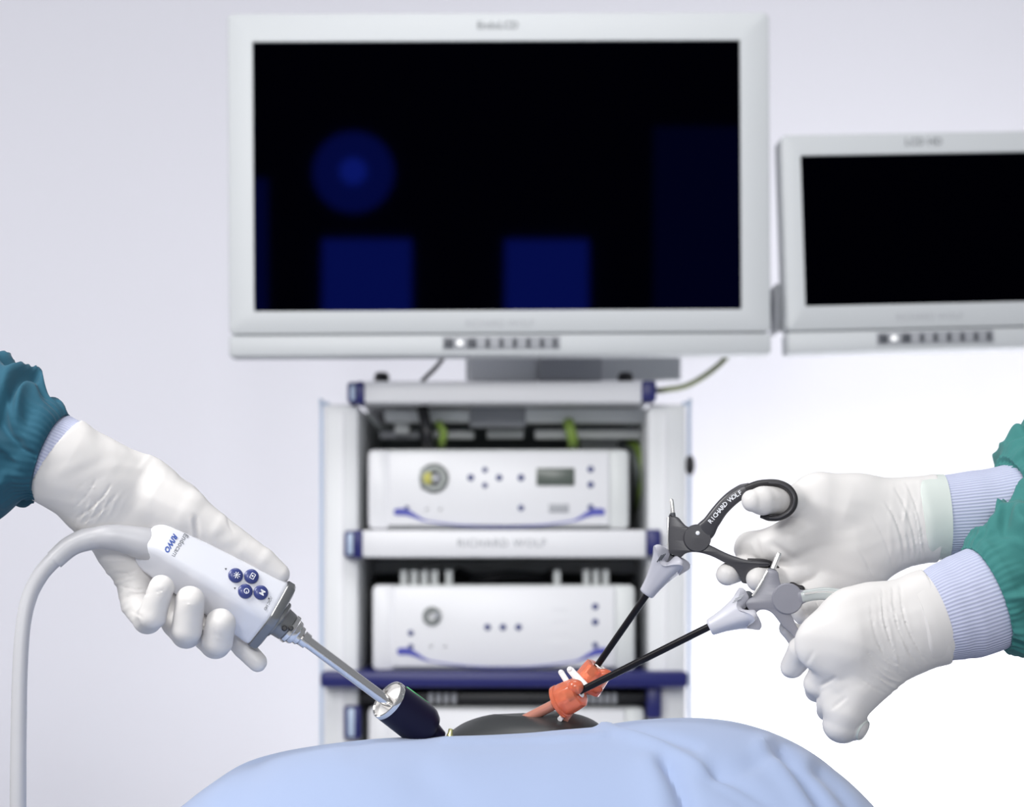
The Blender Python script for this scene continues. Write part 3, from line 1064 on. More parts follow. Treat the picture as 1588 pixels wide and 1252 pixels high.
scope = thing('endoscope', 'polished steel endoscope shaft running from the camera head into the dark trocar', 'endoscope', clean(S0))
Ls = (S1 - S0).length
obj('shaft', MB().lathe(S0 - sx * 0.012, sx, [(0, 0.0046), (Ls + 0.045, 0.0046)], 40), 'chrome', scope)
obj('ferrule', MB().lathe(S0 - sx * 0.001, sx, [(0, 0.0075), (0.003, 0.0075), (0.0045, 0.0062), (0.010, 0.0060), (0.0105, 0.0046)], 40), 'chrome', scope)

trc = thing('trocar', 'dark navy trocar with chrome rim left of the black pad', 'trocar', clean(P(645, 1150, 8)))
R0 = P(602, 1086, 3)
T1 = P(658, 1128, 3 + 18)
tax = (T1 - R0).normalized()
Lb = (T1 - R0).length
R_ = 0.0165
obj('barrel', MB().lathe(R0, tax, [(0.004, R_ * 0.90), (0.0005, R_ * 0.93), (0, R_ * 0.96), (0.001, R_), (Lb * 0.86, R_ * 1.04), (Lb * 0.97, R_ * 1.0), (Lb * 1.08, R_ * 0.86), (Lb * 1.14, R_ * 0.60), (Lb * 1.15, R_ * 0.56),
                                  (Lb * 1.42, R_ * 0.42), (Lb * 1.44, R_ * 0.30)], 56, caps=False), 'trocar_navy', trc, smooth=30)
obj('rim', MB().lathe(R0 - tax * 0.0006, tax, [(0.006, R_ * 0.86), (0, R_ * 0.88), (-0.0010, R_ * 0.93), (-0.0006, R_ * 0.985), (0.0012, R_ * 1.01), (0.003, R_ * 1.005), (0.003, R_ * 0.9)], 56, caps=False), 'chrome', trc)
obj('seal', MB().lathe(R0 + tax * 0.0035, tax, [(0.0, R_ * 0.90), (0.0002, R_ * 0.60), (0.003, R_ * 0.35), (0.006, R_ * 0.30)], 56, caps=False), 'ivory_plastic', trc)
g0, g1 = R0 + tax * 0.008, R0 + tax * (Lb * 0.8)
up = Vector((0, -0.05, 1)); up = (up - tax * up.dot(tax)).normalized()
obj('green_highlight', MB().tube([g0 + up * R_ * 1.0, g1 + up * R_ * 1.03], 0.0011, seg=10, smooth=False), 'green_line', trc)  # greenish highlight along the barrel, built as a thin coloured tube
obj('valve_fitting', MB().lathe(P(697, 1146, 16), (0.15, 0, 1), [(0, 0.0026), (0.003, 0.0026), (0.004, 0.0020), (0.0075, 0.0019), (0.008, 0.001)], 16), 'brass', trc)


# ------------------------------------------------------------------ orange trocars
def orange_trocar(label, hc, axis_to, r, ln, foot, tube_r, tabs=False):
    """hc = centre of the head's upper rim, axis_to = point the axis passes through lower down"""
    a = (axis_to - hc).normalized()
    t_ = thing('trocar', label, 'trocar', clean(foot))
    fl = lambda th, k: 1 + 0.022 * math.cos(th * 8) if 2 <= k <= 6 else 1
    hd = MB().lathe(hc, a, [(0.0006, r * 0.45), (0.0, r * 0.80), (0.0008, r * 0.97), (0.004, r * 1.0), (0.009, r * 1.04), (0.014, r * 1.06), (0.0165, r * 1.03), (0.0172, r * 1.12), (0.0200, r * 1.12), (0.0206, r * 0.98),
                            (0.0225, r * 0.66), (0.0245, tube_r * 1.3)], 64, fn=fl, caps=True)
    obj('head', hd, 'orange_translucent', t_, smooth=40)
    obj('seal', MB().lathe(hc - a * 0.0003, a, [(0.0, r * 0.42), (-0.0008, r * 0.36), (0.003, r * 0.2)], 32), 'ivory_plastic', t_)
    obj('cannula', MB().lathe(hc + a * 0.022, a, [(0, tube_r * 1.05), (0.004, tube_r), (ln, tube_r), (ln + 0.0005, tube_r * 0.8)], 36), 'copper_tube', t_)
    return t_, a


tA, aA = orange_trocar('nearer orange trocar with a long copper-coloured tube entering the black pad', P(899, 1073, 20), P(801, 1123, 44), 0.0122, 0.040, P(801, 1122, 44), 0.0042)
wA = aA.cross(Vector((0, 1, 0))).normalized()
if wA.z < 0:
    wA = -wA
bl = MB()
bl.ball(P(892, 1066, 15), 0.0062, (1.1, 0.9, 1.0))
obj('cap_bulge', bl, 'orange_translucent', tA)
pr = MB()
pr.tube([P(870, 1043, 28), P(886, 1068, 24)], [0.0023, 0.0023], seg=14, flat=0.0018, power=3, smooth=False)
pr.ball(P(870, 1043, 28), 0.0022)
obj('valve_lever', pr, 'ivory_plastic', tA)
pr = MB()
pr.tube([P(884, 1039, 30), P(908, 1066, 25)], [0.0028, 0.0034], seg=14, flat=0.0018, power=3, smooth=False)
pr.ball(P(884, 1039, 30), 0.0026)
obj('valve_lever', pr, 'ivory_plastic', tA)
tB, aB = orange_trocar('farther orange trocar, its tube mostly hidden behind the nearer one', P(930, 1035, 46), P(871, 1116, 58), 0.0118, 0.032, P(871, 1115, 58), 0.0038)
bl = MB()
bl.ball(P(936, 1046, 40), 0.0055, (1.3, 0.8, 0.8))
bl.ball(P(925, 1070, 42), 0.004, (1.3, 0.8, 0.8))
obj('cap_bulge', bl, 'orange_translucent', tB)
obj('side_port', MB().tube([P(882, 1101, 35), P(868, 1116, 24)], 0.0021, seg=14, smooth=False), 'ivory_plastic', tB)
obj('cannula_stub', MB().tube([P(888, 1101, 37), P(877, 1117, 26)], 0.0024, seg=14, smooth=False), 'copper_tube', tB)


# ------------------------------------------------------------------ hand instruments
def knob(parent, p_end, p_top, r0, r1, m, lob=4, phase=0.0):
    """rotation knob: a flared cone with lobes that end in rounded petals"""
    a = (p_top - p_end)
    L = a.length
    a.normalize()
    prof_ = [(0.0, r0 * 0.80), (0.0008, r0 * 0.97), (0.002, r0)] + [(L * q, r0 + (r1 - r0) * (q ** 1.5)) for q in (0.12, 0.22, 0.32, 0.42, 0.52, 0.62, 0.70, 0.77, 0.84)]
    N = len(prof_)

    def fn(th, k):
        q = k / (N + 5)
        g = max(0, math.cos(lob * (th - phase)))
        amp = 0.95 * q ** 1.6
        return 1 - amp * 0.42 + amp * 0.62 * (math.cos(lob * (th - phase)) * 0.5 + 0.5) ** 1.7
    mb = MB()
    a_ = Vector((0, 1, 0)) if abs(a.y) < 0.9 else Vector((1, 0, 0))
    Nn = (a_ - a * a_.dot(a)).normalized()
    Bb = a.cross(Nn)
    seg = 96
    rings = []
    tail = [(0.90, 0.98), (0.95, 0.90), (0.98, 0.76), (0.985, 0.5), (0.97, 0.2)]
    full = [(s_, r_, 1.0) for s_, r_ in prof_] + [(L * q, r1 * (0.9 + 0.1 * q) * f, f) for q, f in tail]
    for k, (s_, r_, f) in enumerate(full):
        ring = []
        for j in range(seg):
            th = 2 * math.pi * j / seg
            w_ = (math.cos(lob * (th - phase)) * 0.5 + 0.5) ** 1.3
            # the petals reach farther along the axis than the valleys between them
            s2 = s_ * (1 - 0.22 * (1 - w_) * (s_ / L) ** 2) if f == 1.0 else s_ - L * 0.22 * (1 - w_)
            ring.append(p_end + a * s2 + (Nn * math.cos(th) + Bb * math.sin(th)) * (r_ * fn(th, min(k, N + 1))))
        rings.append(ring)
    mb.rings(rings)
    kn = obj('rotation_knob', mb, m, parent, smooth=60)
    gr = MB()
    return kn


# dark instrument, held by the farther hand
inA = thing('laparoscopic_grasper', 'black-handled laparoscopic instrument with the ring around a gloved thumb', 'surgical instrument', clean(P(1080, 840, 8)))
shA0, shA1 = P(917, 1046, 50), P(1004, 921, 13)
sa = (shA1 - shA0).normalized()
LA = (shA1 - shA0).length
obj('shaft', MB().lathe(shA0, sa, [(0, 0.0027), (LA + 0.012, 0.0027)], 28), 'shaft_black', inA)
knob(inA, P(1002, 922, 13), P(1047, 857, 7), 0.0064, 0.0175, 'knob_grey', 4, 0.5)
# groove marks on the knob
gm = MB()
for k in range(3):
    gm.tube([P(1019 + k * 3, 872 - k * 1.5, -6.5 + k), P(1026 + k * 3, 861 - k * 1.0, -8.5 + k)], 0.00045, seg=8, smooth=False)
obj('grip_mark', gm, 'button_dark', inA)
body = [(1037, 801), (1043, 800.5), (1052, 803), (1059, 811), (1066, 817), (1076, 817.5), (1086, 818), (1096, 822), (1099, 835), (1097, 843), (1108, 849), (1124, 857),
        (1142, 864), (1160, 869), (1178, 871), (1194, 874), (1190, 879), (1178, 880), (1168, 886), (1161, 897), (1160, 905), (1151, 904), (1148, 897), (1143, 888), (1135, 879),
        (1120, 871), (1104, 863), (1088, 858), (1074, 856.5), (1063, 859), (1057, 864), (1051, 865), (1043, 860), (1037, 853)]
bd = obj('handle_body', MB().pillow(body, 8, 6.0, 1.0), 'handle_dark', inA)
obj('bright_edge_plate', MB().box(P(1035.2, 853, 3), P(1037.4, 803, 13), 0.0003), 'pin_metal', inA)
jc = P(1081, 833, 1.2)
th_pts = [(1070, 824), (1080, 832), (1092, 826), (1104, 811), (1117, 793), (1133, 775), (1150, 763), (1166, 757)]
jb = MB()
jb.lathe(P(1081, 835, 2), (0, -1, 0), [(-0.004, 0.0108), (0.0008, 0.0108), (0.0022, 0.0100), (0.0024, 0.0001)], 40)
jb.tube([P(1084, 832, 5), P(1094, 823, 4), P(1105, 808, 2), P(1118, 790, 1), P(1134, 774, 0), P(1150, 763, 0), P(1164, 757, -1)],
        [0.0080, 0.0078, 0.0062, 0.0058, 0.0058, 0.0056, 0.0044], seg=24, flat=[0.0040, 0.0046, 0.0046, 0.0046, 0.0048, 0.005, 0.005], power=3.2)
tg = obj('thumb_lever', jb, 'handle_dark', inA)
rg = MB()
ringp = [(1158, 759, -2), (1174, 752, -4), (1192, 749, -7), (1209, 750.5, -10), (1223, 758, -13), (1231, 771, -15), (1230, 785, -15), (1222, 796, -14), (1208, 803, -13), (1193, 804, -11), (1180, 801, -9)]
rg.tube([P(*q) for q in ringp], [0.0036, 0.0031, 0.0027, 0.0026, 0.0026, 0.0026, 0.0027, 0.0026, 0.0025, 0.0022, 0.0014], seg=24, flat=[0.005, 0.0058, 0.006, 0.006, 0.006, 0.006, 0.006, 0.006, 0.0055, 0.005, 0.003], power=3)
obj('thumb_ring', rg, 'handle_rubber', inA)
rl = MB()
rl.tube([P(x, y, d - 6.2) for x, y, d in ringp[2:10]], 0.0006, seg=8)
obj('ring_liner', rl, 'handle_dark', inA)
sr = MB().lathe(P(1082, 827, -0.3), (0, -1, 0), [(-0.002, 0.0016), (0.0004, 0.0016), (0.0008, 0.0009), (0.0008, 0.0001)], 20)
obj('hinge_screw', sr, 'white_print', inA)
lt = MB()
word = 'RICHARD WOLF'
path = [P(1100, 811, -3.9), P(1112, 797, -4.2), P(1124, 783, -4.7), P(1138, 771, -5.0), P(1150, 763, -5.2)]


def along(pts, f):
    L = [(pts[i + 1] - pts[i]).length for i in range(len(pts) - 1)]
    s_ = f * sum(L)
    for i, l in enumerate(L):
        if s_ <= l or i == len(L) - 1:
            return pts[i].lerp(pts[i + 1], s_ / l), (pts[i + 1] - pts[i]).normalized()
        s_ -= l


for i, ch in enumerate(word):
    if ch == ' ':
        continue
    p_, t_ = along(path, (i + 0.5) / len(word))
    yd = Vector((0, -1, 0)).cross(t_)
    yd = -yd if yd.z < 0 else yd
    put_text(lt, ch, 0.0048, p_ + Vector((0, -0.0002, 0)), t_, yd, depth=0.0003, bold=0.0001)
obj('lettering', lt, 'white_print', tg)
pn = MB()
pd = (P(1041, 773, 8) - P(1044, 803, 8)).normalized()
pn.lathe(P(1043.3, 797, 8), pd, [(0, 0.0018), (0.0100, 0.0018), (0.0116, 0.0013), (0.0120, 0.0004)], 20)
obj('contact_pin', pn, 'pin_metal', inA)
obj('pin_collar', MB().lathe(P(1044, 804, 8), pd, [(0, 0.0022), (0.0042, 0.0020), (0.0044, 0.0015)], 20), 'button_dark', inA)
# rear end of the finger loop, seen to the right behind the grey handle
fl = MB()
fl.tube([P(1160, 872, 9), P(1188, 873, 10), P(1206, 884, 16), P(1213, 897, 20), P(1224, 907, 14), P(1236, 911, 8), P(1243, 914, 6), P(1241, 920, 6)],
        [0.0030, 0.0026, 0.0026, 0.0034, 0.0045, 0.0022, 0.0028, 0.0012], seg=20, flat=[0.005, 0.005, 0.005, 0.005, 0.005, 0.004, 0.0035, 0.002])
obj('finger_loop', fl, 'handle_rubber', inA)

# grey instrument, held by the nearer hand
inB = thing('laparoscopic_grasper', 'grey-handled laparoscopic instrument held in the nearer gloved hand', 'surgical instrument', clean(P(1205, 930, -26)))
shB0, shB1 = P(882, 1081, 22), P(1100, 972, -26)
sb = (shB1 - shB0).normalized()
LB = (shB1 - shB0).length
obj('shaft', MB().lathe(shB0, sb, [(0, 0.0028), (LB + 0.012, 0.0028)], 28), 'shaft_black', inB)
knob(inB, P(1100, 974, -26), P(1170, 941, -30), 0.0066, 0.0178, 'knob_pale', 4, 0.35)
gm = MB()
for k in range(3):
    gm.tube([P(1136 + k * 2, 935 - k * 3, -41), P(1150 + k * 2, 928 - k * 2.5, -43)], 0.0004, seg=8, smooth=False)
obj('grip_mark', gm, 'print_light', inB)
body = [(1190, 884), (1196, 883), (1206, 887), (1208, 896), (1211, 906), (1217, 912), (1226, 918), (1236, 920), (1246, 921), (1247, 930), (1240, 936), (1230, 944), (1226, 951), (1231, 962), (1237, 974),
        (1245, 988), (1234, 994), (1228, 984), (1214, 972), (1205, 960), (1196, 950), (1186, 946), (1177, 947), (1171, 952), (1165, 950), (1159, 943), (1156, 936), (1160, 930), (1168, 925), (1176, 910), (1184, 895)]
obj('handle_body', MB().pillow(body, -30, 6.5, 1.2), 'handle_grey', inB)
obj('bright_edge_plate', MB().tube([P(1167, 925, -37), P(1178, 908, -37.5), P(1190, 886, -37)], [0.0010, 0.0013, 0.0008], seg=10, flat=0.0008), 'pin_metal', inB)  # left-lit edge of the handle, modelled as a pale metal strip
obj('knob_socket', MB().ball(P(1160, 930, -28), 0.006, (0.8, 1, 1.1)), 'button_dark', inB)
jb = MB()
jb.lathe(P(1221, 929, -36), (0, -1, 0), [(-0.004, 0.0120), (0.0008, 0.0120), (0.0022, 0.0110), (0.0024, 0.0001)], 44)
jb.tube([P(1222, 929, -33), P(1236, 927, -34), P(1248, 925, -35)], [0.0100, 0.0070, 0.0048], seg=24, flat=[0.0040, 0.0042, 0.0044], power=3.2)
obj('thumb_lever', jb, 'handle_grey', inB)
jb = MB()
jb.tube([P(1243, 926, -35), P(1258, 923, -36), P(1276, 921, -38), P(1296, 923, -40), P(1315, 930, -44), P(1330, 945, -48)],
        [0.0048, 0.0046, 0.0048, 0.0050, 0.0055, 0.0055], seg=24, flat=0.0042, power=3.0)
obj('lever_arm', jb, 'grip_grey', inB)
jb = MB().tube([P(1247, 921.5, -39.5), P(1270, 918.5, -41), P(1290, 919, -43), P(1307, 924, -45)], 0.0008, seg=8)
obj('lever_edge', jb, 'pin_metal', inB)
pn = MB()
pd = (P(1208, 858, -30) - P(1197, 886, -30)).normalized()
pn.lathe(P(1198.5, 883, -30), pd, [(0, 0.0022), (0.0118, 0.0022), (0.0134, 0.0017), (0.0138, 0.0004)], 20)
obj('contact_pin', pn, 'pin_metal', inB)
obj('pin_collar', MB().lathe(P(1197, 887, -30), pd, [(0, 0.0034), (0.0022, 0.0032), (0.0024, 0.002)], 20), 'button_dark', inB)


# ------------------------------------------------------------------ gloved hands as one continuous surface each
def surface_nets(D, origin, h):
    """mesh of the zero level of D (nx,ny,nz)"""
    nx, ny, nz = D.shape
    inside = D < 0
    c = np.zeros((nx - 1, ny - 1, nz - 1), np.int8)
    for i in (0, 1):
        for j in (0, 1):
            for k in (0, 1):
                c += inside[i:nx - 1 + i, j:ny - 1 + j, k:nz - 1 + k]
    act = (c > 0) & (c < 8)
    idx = -np.ones(act.shape, np.int64)
    ii = np.argwhere(act)
    idx[act] = np.arange(len(ii))
    acc = np.zeros((len(ii), 3)); cnt = np.zeros(len(ii))
    corners = [(i, j, k) for i in (0, 1) for j in (0, 1) for k in (0, 1)]
    for a in corners:
        for ax_ in range(3):
            if a[ax_] == 0:
                b = list(a); b[ax_] = 1
                da = D[ii[:, 0] + a[0], ii[:, 1] + a[1], ii[:, 2] + a[2]]
                db = D[ii[:, 0] + b[0], ii[:, 1] + b[1], ii[:, 2] + b[2]]
                m_ = (da < 0) != (db < 0)
                t_ = np.where(m_, da / np.where(m_, da - db, 1), 0)
                p = np.array(a, float)[None, :].repeat(len(ii), 0)
                p[:, ax_] += t_
                acc[m_] += p[m_]; cnt[m_] += 1
    V = (ii + acc / cnt[:, None]) * h + origin
    F_ = []
    for ax_ in range(3):
        o1, o2 = [(1, 2), (2, 0), (0, 1)][ax_]
        sl = [slice(1, -1)] * 3
        sl[ax_] = slice(0, -1)
        s2 = list(sl); s2[ax_] = slice(1, None)
        A_, B_ = inside[tuple(sl)], inside[tuple(s2)]
        e = np.argwhere(A_ != B_)
        sgn = A_[A_ != B_]
        e2 = e.copy()
        for q in range(3):
            if q != ax_:
                e2[:, q] += 1
        quads = []
        for (u_, v_) in ((0, 0), (1, 0), (1, 1), (0, 1)):
            q = e2.copy()
            q[:, o1] -= u_
            q[:, o2] -= v_
            quads.append(idx[q[:, 0], q[:, 1], q[:, 2]])
        Q = np.stack(quads, 1)
        Q[~sgn] = Q[~sgn][:, ::-1]
        F_.append(Q)
    return V, np.concatenate(F_)


def smin(a, b, k):
    h_ = np.clip(0.5 + 0.5 * (b - a) / k, 0, 1)
    return b * (1 - h_) + a * h_ - k * h_ * (1 - h_)


def cone(X, Y, Z, a, b, ra, rb, fy=1.0):
    a, b = np.array(a, np.float32), np.array(b, np.float32)
    ym = 0.0
    ba = b - a
    # flatten in depth about the line joining the two ends
    px, py, pz = X - a[0], Y - a[1], Z - a[2]
    t_ = np.clip((px * ba[0] + py * ba[1] + pz * ba[2]) / max(1e-12, float(ba @ ba)), 0, 1)
    dx, dy, dz = px - ba[0] * t_, (py - ba[1] * t_) / fy, pz - ba[2] * t_
    return np.sqrt(dx * dx + dy * dy + dz * dz) - (ra + (rb - ra) * t_)


def hand_mesh(core, fingers, cut=None, h=0.0010, kc=0.012, kf=0.006, disp=None, kchain=0.0012):
    """core/fingers: chains of (px,py,d_mm,r_px[,fy]); fingers blend into the core but not into each other"""
    def W(q):
        p = P(q[0], q[1], q[2]); r = q[3] / FPX * (Y0 + q[2] * 0.001)
        return (p.x, p.y, p.z), r
    allp = [W(q) for ch in core + fingers for q in ch]
    lo = np.array([min(p[i] - r for p, r in allp) for i in range(3)]) - 0.006
    hi = np.array([max(p[i] + r for p, r in allp) for i in range(3)]) + 0.006
    n = np.ceil((hi - lo) / h).astype(int) + 1
    xs = [(lo[i] + np.arange(n[i]) * h).astype(np.float32) for i in range(3)]
    X, Y, Z = np.meshgrid(*xs, indexing='ij')

    def chain(ch, k):
        D = None
        for i in range(len(ch) - 1):
            (a, ra), (b, rb) = W(ch[i]), W(ch[i + 1])
            fy = ch[i][4] if len(ch[i]) > 4 else 1.0
            d = cone(X, Y, Z, a, b, ra, rb, fy)
            D = d if D is None else smin(D, d, k)
        return D
    D = None
    for ch in core:
        d = chain(ch, kc)
        D = d if D is None else smin(D, d, kc)
    res = D
    for ch in fingers:
        d = smin(D, chain(ch, kchain), kf)
        res = np.minimum(res, d)
    if disp is not None:
        near = np.abs(res) < 0.006
        res[near] += disp(X[near], Y[near], Z[near]).astype(np.float32)
    if cut is not None:
        p, nrm = cut
        res = np.maximum(res, (X - p[0]) * nrm[0] + (Y - p[1]) * nrm[1] + (Z - p[2]) * nrm[2])
    V, F_ = surface_nets(res, lo, h)
    # two passes of gentle smoothing
    for it in range(3):
        S = np.zeros_like(V); C = np.zeros(len(V))
        for a_, b_ in ((0, 1), (1, 2), (2, 3), (3, 0)):
            np.add.at(S, F_[:, a_], V[F_[:, b_]]); np.add.at(C, F_[:, a_], 1)
            np.add.at(S, F_[:, b_], V[F_[:, a_]]); np.add.at(C, F_[:, b_], 1)
        V = V * 0.5 + 0.5 * S / C[:, None]
    mb = MB()
    mb.v = [Vector(v) for v in V.tolist()]
    mb.f = [tuple(f) for f in F_.tolist()]
    mb.uv = [(0, 0)] * len(mb.v)
    return mb


def wrinkles(zones, creases=()):
    """zones: (centre px,py, direction in the picture (dx,dy), reach px, spread px, wavelength mm, height mm)
    creases: (px,py)->(px,py), half width mm, depth mm"""
    def f(X, Y, Z):
        out = np.zeros_like(X)
        pxl = CX + X * FPX / Y
        pyl = HY - (Z - CZ) * FPX / Y
        for (cx, cy, dx, dy, reach, spread, wl, hgt) in zones:
            l = math.hypot(dx, dy); dx /= l; dy /= l
            s_ = (pxl - cx) * dx + (pyl - cy) * dy
            t_ = -(pxl - cx) * dy + (pyl - cy) * dx
            m_ = np.exp(-(s_ / reach) ** 2 - (t_ / spread) ** 2)
            nse = np.sin(t_ * 0.035 + s_ * 0.021 + cx) * 5 + np.sin(t_ * 0.083 + 1.7 + s_ * 0.05) * 2.2
            ph = (s_ + nse + 0.0016 * t_ * t_) * 0.5 / wl * 2 * math.pi
            w_ = np.sin(ph) * 0.6 + np.sin(ph * 0.53 + 1.1 + 0.02 * t_) * 0.6
            gate = 0.5 + 0.5 * np.sin(t_ * 0.05 + s_ * 0.11 + 2)
            w_ = np.maximum(w_, -0.15)
            out += -hgt * 0.001 * m_ * w_ * (0.35 + 0.65 * gate)
        for cr in creases:
            x0, y0, x1, y1, hw, dep = cr[:6]
            bow = cr[6] if len(cr) > 6 else 0.0
            dx, dy = x1 - x0, y1 - y0
            L_ = math.hypot(dx, dy)
            tr = ((pxl - x0) * dx + (pyl - y0) * dy) / (L_ * L_)
            t_ = np.clip(tr, 0, 1)
            pr_ = (-(pxl - x0) * dy + (pyl - y0) * dx) / L_ - bow * (1 - (2 * t_ - 1) ** 2)
            al = (tr - t_) * L_
            dd = np.hypot(pr_, al) * 0.5
            fade = 0.25 + 0.75 * np.maximum(np.sin(np.pi * t_), 0) ** 0.5
            out += dep * 0.001 * np.exp(-(dd / hw) ** 2) * fade
            # a small roll of latex beside the crease
            d2 = np.hypot(pr_ - hw * 4.0, al) * 0.5
            out -= 0.45 * dep * 0.001 * np.exp(-(d2 / hw) ** 2) * fade
        out += 0.00025 * np.sin(X * 150 + 3 * np.sin(Z * 120)) * np.sin(Z * 170 + 2 * np.sin(Y * 140))
        return out
    return f


def plane_cut(px, py, d, dx, dy, dd=0.0):
    """everything beyond this point in direction (dx, dy) is removed"""
    p = P(px, py, d)
    n_ = Vector((dx, dd, -dy)).normalized()
    return (p, n_)


def sleeve_loft(path, seg=220, sub=14, amp=0.006, seed=0.0, gather=0.0, fold=5.0, hem_in=0.0):
    """path: (px,py,d,r_px,fy) from far end to hem; cloth folds are ridged noise, gathered at the hem"""
    pts = [P(a[0], a[1], a[2]) for a in path]
    rad = [a[3] / FPX * (Y0 + a[2] * 0.001) for a in path]
    fy = [a[4] for a in path]
    n = len(pts)
    Ps, Rs, Fs = [], [], []
    for i in range(n - 1):
        p0 = pts[i - 1] if i else pts[0] * 2 - pts[1]
        p1, p2 = pts[i], pts[i + 1]
        p3 = pts[i + 2] if i + 2 < n else pts[-1] * 2 - pts[-2]
        for k in range(sub):
            t_ = k / sub
            Ps.append(0.5 * ((2 * p1) + (p2 - p0) * t_ + (2 * p0 - 5 * p1 + 4 * p2 - p3) * t_ * t_ + (3 * p1 - p0 - 3 * p2 + p3) * t_ ** 3))
            tt = t_ * t_ * (3 - 2 * t_)
            Rs.append(rad[i] * (1 - tt) + rad[i + 1] * tt); Fs.append(fy[i] * (1 - tt) + fy[i + 1] * tt)
    Ps.append(pts[-1]); Rs.append(rad[-1]); Fs.append(fy[-1])
    m = len(Ps)
    rings = []
    total = sum((Ps[i + 1] - Ps[i]).length for i in range(m - 1))
    s_ = 0
    for i in range(m):
        T = (Ps[min(i + 1, m - 1)] - Ps[max(i - 1, 0)]).normalized()
        N = T.cross(Vector((0, 1, 0))).normalized()
        Bn = T.cross(N)
        if i:
            s_ += (Ps[i] - Ps[i - 1]).length
        end = total - s_
        ease = min(1, end / 0.03)
        ring = []
        for j in range(seg):
            th = 2 * math.pi * j / seg
            c, s2 = math.cos(th), math.sin(th)
            q = Vector((c * 0.9 + seed + s_ * 9, s2 * 0.9 - s_ * 5, s_ * 17 + seed * 3))
            q2 = q + Vector((noise.noise(q * 1.3), noise.noise(q * 1.3 + Vector((7, 1, 2))), 0)) * 0.7
            n1 = noise.noise(q2 * (fold / 3.7))
            r1 = 1 - math.sqrt(n1 * n1 + 0.0025) * 2.3
            n2 = noise.noise(q2 * (fold / 2.1) + Vector((3, 3, 3)))
            r2 = 1 - math.sqrt(n2 * n2 + 0.006) * 2.0
            dsp = (amp * (r1 * 0.9 - 0.45) + amp * 0.3 * r2) * (0.12 + 0.88 * ease)
            if gather and end < 0.022:
                gq = (1 - end / 0.022)
                dsp += gather * gq * (math.sin(th * 46 + 3 * noise.noise(Vector((c * 3, s2 * 3, seed))))) * (0.6 + 0.6 * noise.noise(Vector((c * 5, s2 * 5, s_ * 60))))
            rr = Rs[i] + dsp
            ring.append(Ps[i] + N * (rr * c) + Bn * (rr * s2 * Fs[i]))
        rings.append(ring)
    return rings


def plain_loft(path, seg=120, sub=8, wave=0.0, inner=0.0):
    return sleeve_loft(path, seg=seg, sub=sub, amp=wave, gather=0, fold=3)


def turned_in(rings, depth=3, shrink=0.93):
    """close a cuff by turning its edge inward"""
    last = rings[-1]
    c = sum((v for v in last), Vector()) / len(last)
    prev = rings[-3]
    c2 = sum((v for v in prev), Vector()) / len(prev)
    out = list(rings)
    out.append([c + (v - c) * 0.975 for v in last])
    out.append([c2 + (v - c) * shrink for v in last])
    return out


# ---- left person
pL = thing('person', 'person at left in dark teal gown gripping the camera head in a white glove', 'person', clean(P(-150, 900, 0)))


def H(px, py, rel, r, *a):
    return (px, py, dA(px) + rel, r) + a


coreL = [[H(40, 684, 2, 68, 0.8), H(92, 716, 4, 67, 0.8), H(140, 748, 8, 63, 0.8), H(190, 788, 14, 60, 0.75)],
         [H(150, 742, 10, 60, 0.75), H(215, 770, 16, 60, 0.7), H(268, 792, 18, 50, 0.7)],
         [H(160, 775, 12, 55, 0.75), H(225, 835, 22, 50, 0.6), H(300, 870, 34, 40, 0.6)],
         [H(150, 785, 12, 45, 0.75), H(200, 850, 24, 45, 0.6), H(225, 905, 30, 34, 0.7)]]
fingL = [[H(240, 775, 8, 46), H(285, 798, 4, 42), H(330, 823, 0, 30), H(372, 850, -1, 25), H(405, 870, -3, 22), H(433, 890, -5, 16.5)],          # thumb on top
         [H(205, 880, 26, 30), H(212, 935, 18, 25), H(228, 962, 2, 22), H(236, 955, -14, 21.5), H(250, 912, -20, 20)],                                      # little finger
         [H(245, 905, 30, 30), H(275, 965, 20, 25), H(289, 982, 2, 24), H(290, 976, -14, 23.5), H(295, 932, -21, 23)],                                      # ring finger
         [H(285, 915, 34, 30), H(322, 985, 22, 25), H(334, 998, 6, 24), H(337, 994, -10, 24), H(342, 968, -17, 24)],                                        # middle finger
         [H(310, 900, 36, 28), H(355, 975, 32, 20), H(378, 1005, 24, 17), H(399, 1027, 18, 15.5)]]                                                          # index finger
dispL = wrinkles([(148, 792, -0.80, -0.60, 30, 36, 2.6, 1.3), (185, 905, 0.25, 1, 60, 26, 4.5, 1.1), (235, 700, -0.8, -0.5, 60, 50, 9, 0.3)],
                 [(118, 804, 172, 752, 0.8, 1.6, 5), (128, 812, 180, 768, 0.7, 1.2, 4), (112, 790, 150, 742, 0.7, 0.7, 4), (303, 803, 306, 838, 1.8, 1.8), (186, 908, 224, 914, 0.8, 1.4, 3), (192, 930, 230, 922, 0.8, 1.3, -3),
                  (204, 948, 222, 958, 0.8, 0.9), (182, 890, 214, 884, 0.8, 1.0, 2), (168, 868, 200, 866, 0.7, 0.8),
                  (240, 920, 256, 914, 0.6, 0.9), (243, 926, 252, 922, 0.5, 0.5), (333, 968, 337, 985, 0.6, 0.8, 2), (283, 936, 302, 934, 0.6, 0.6), (330, 984, 344, 990, 0.6, 0.5),
                  (352, 800, 362, 826, 0.8, 0.5, 2)])
glL = hand_mesh(coreL, fingL, cut=plane_cut(86, 708, dA(80), -0.82, -0.57), disp=dispL)
g = obj('glove', glL, 'glove_latex', pL, smooth=180)
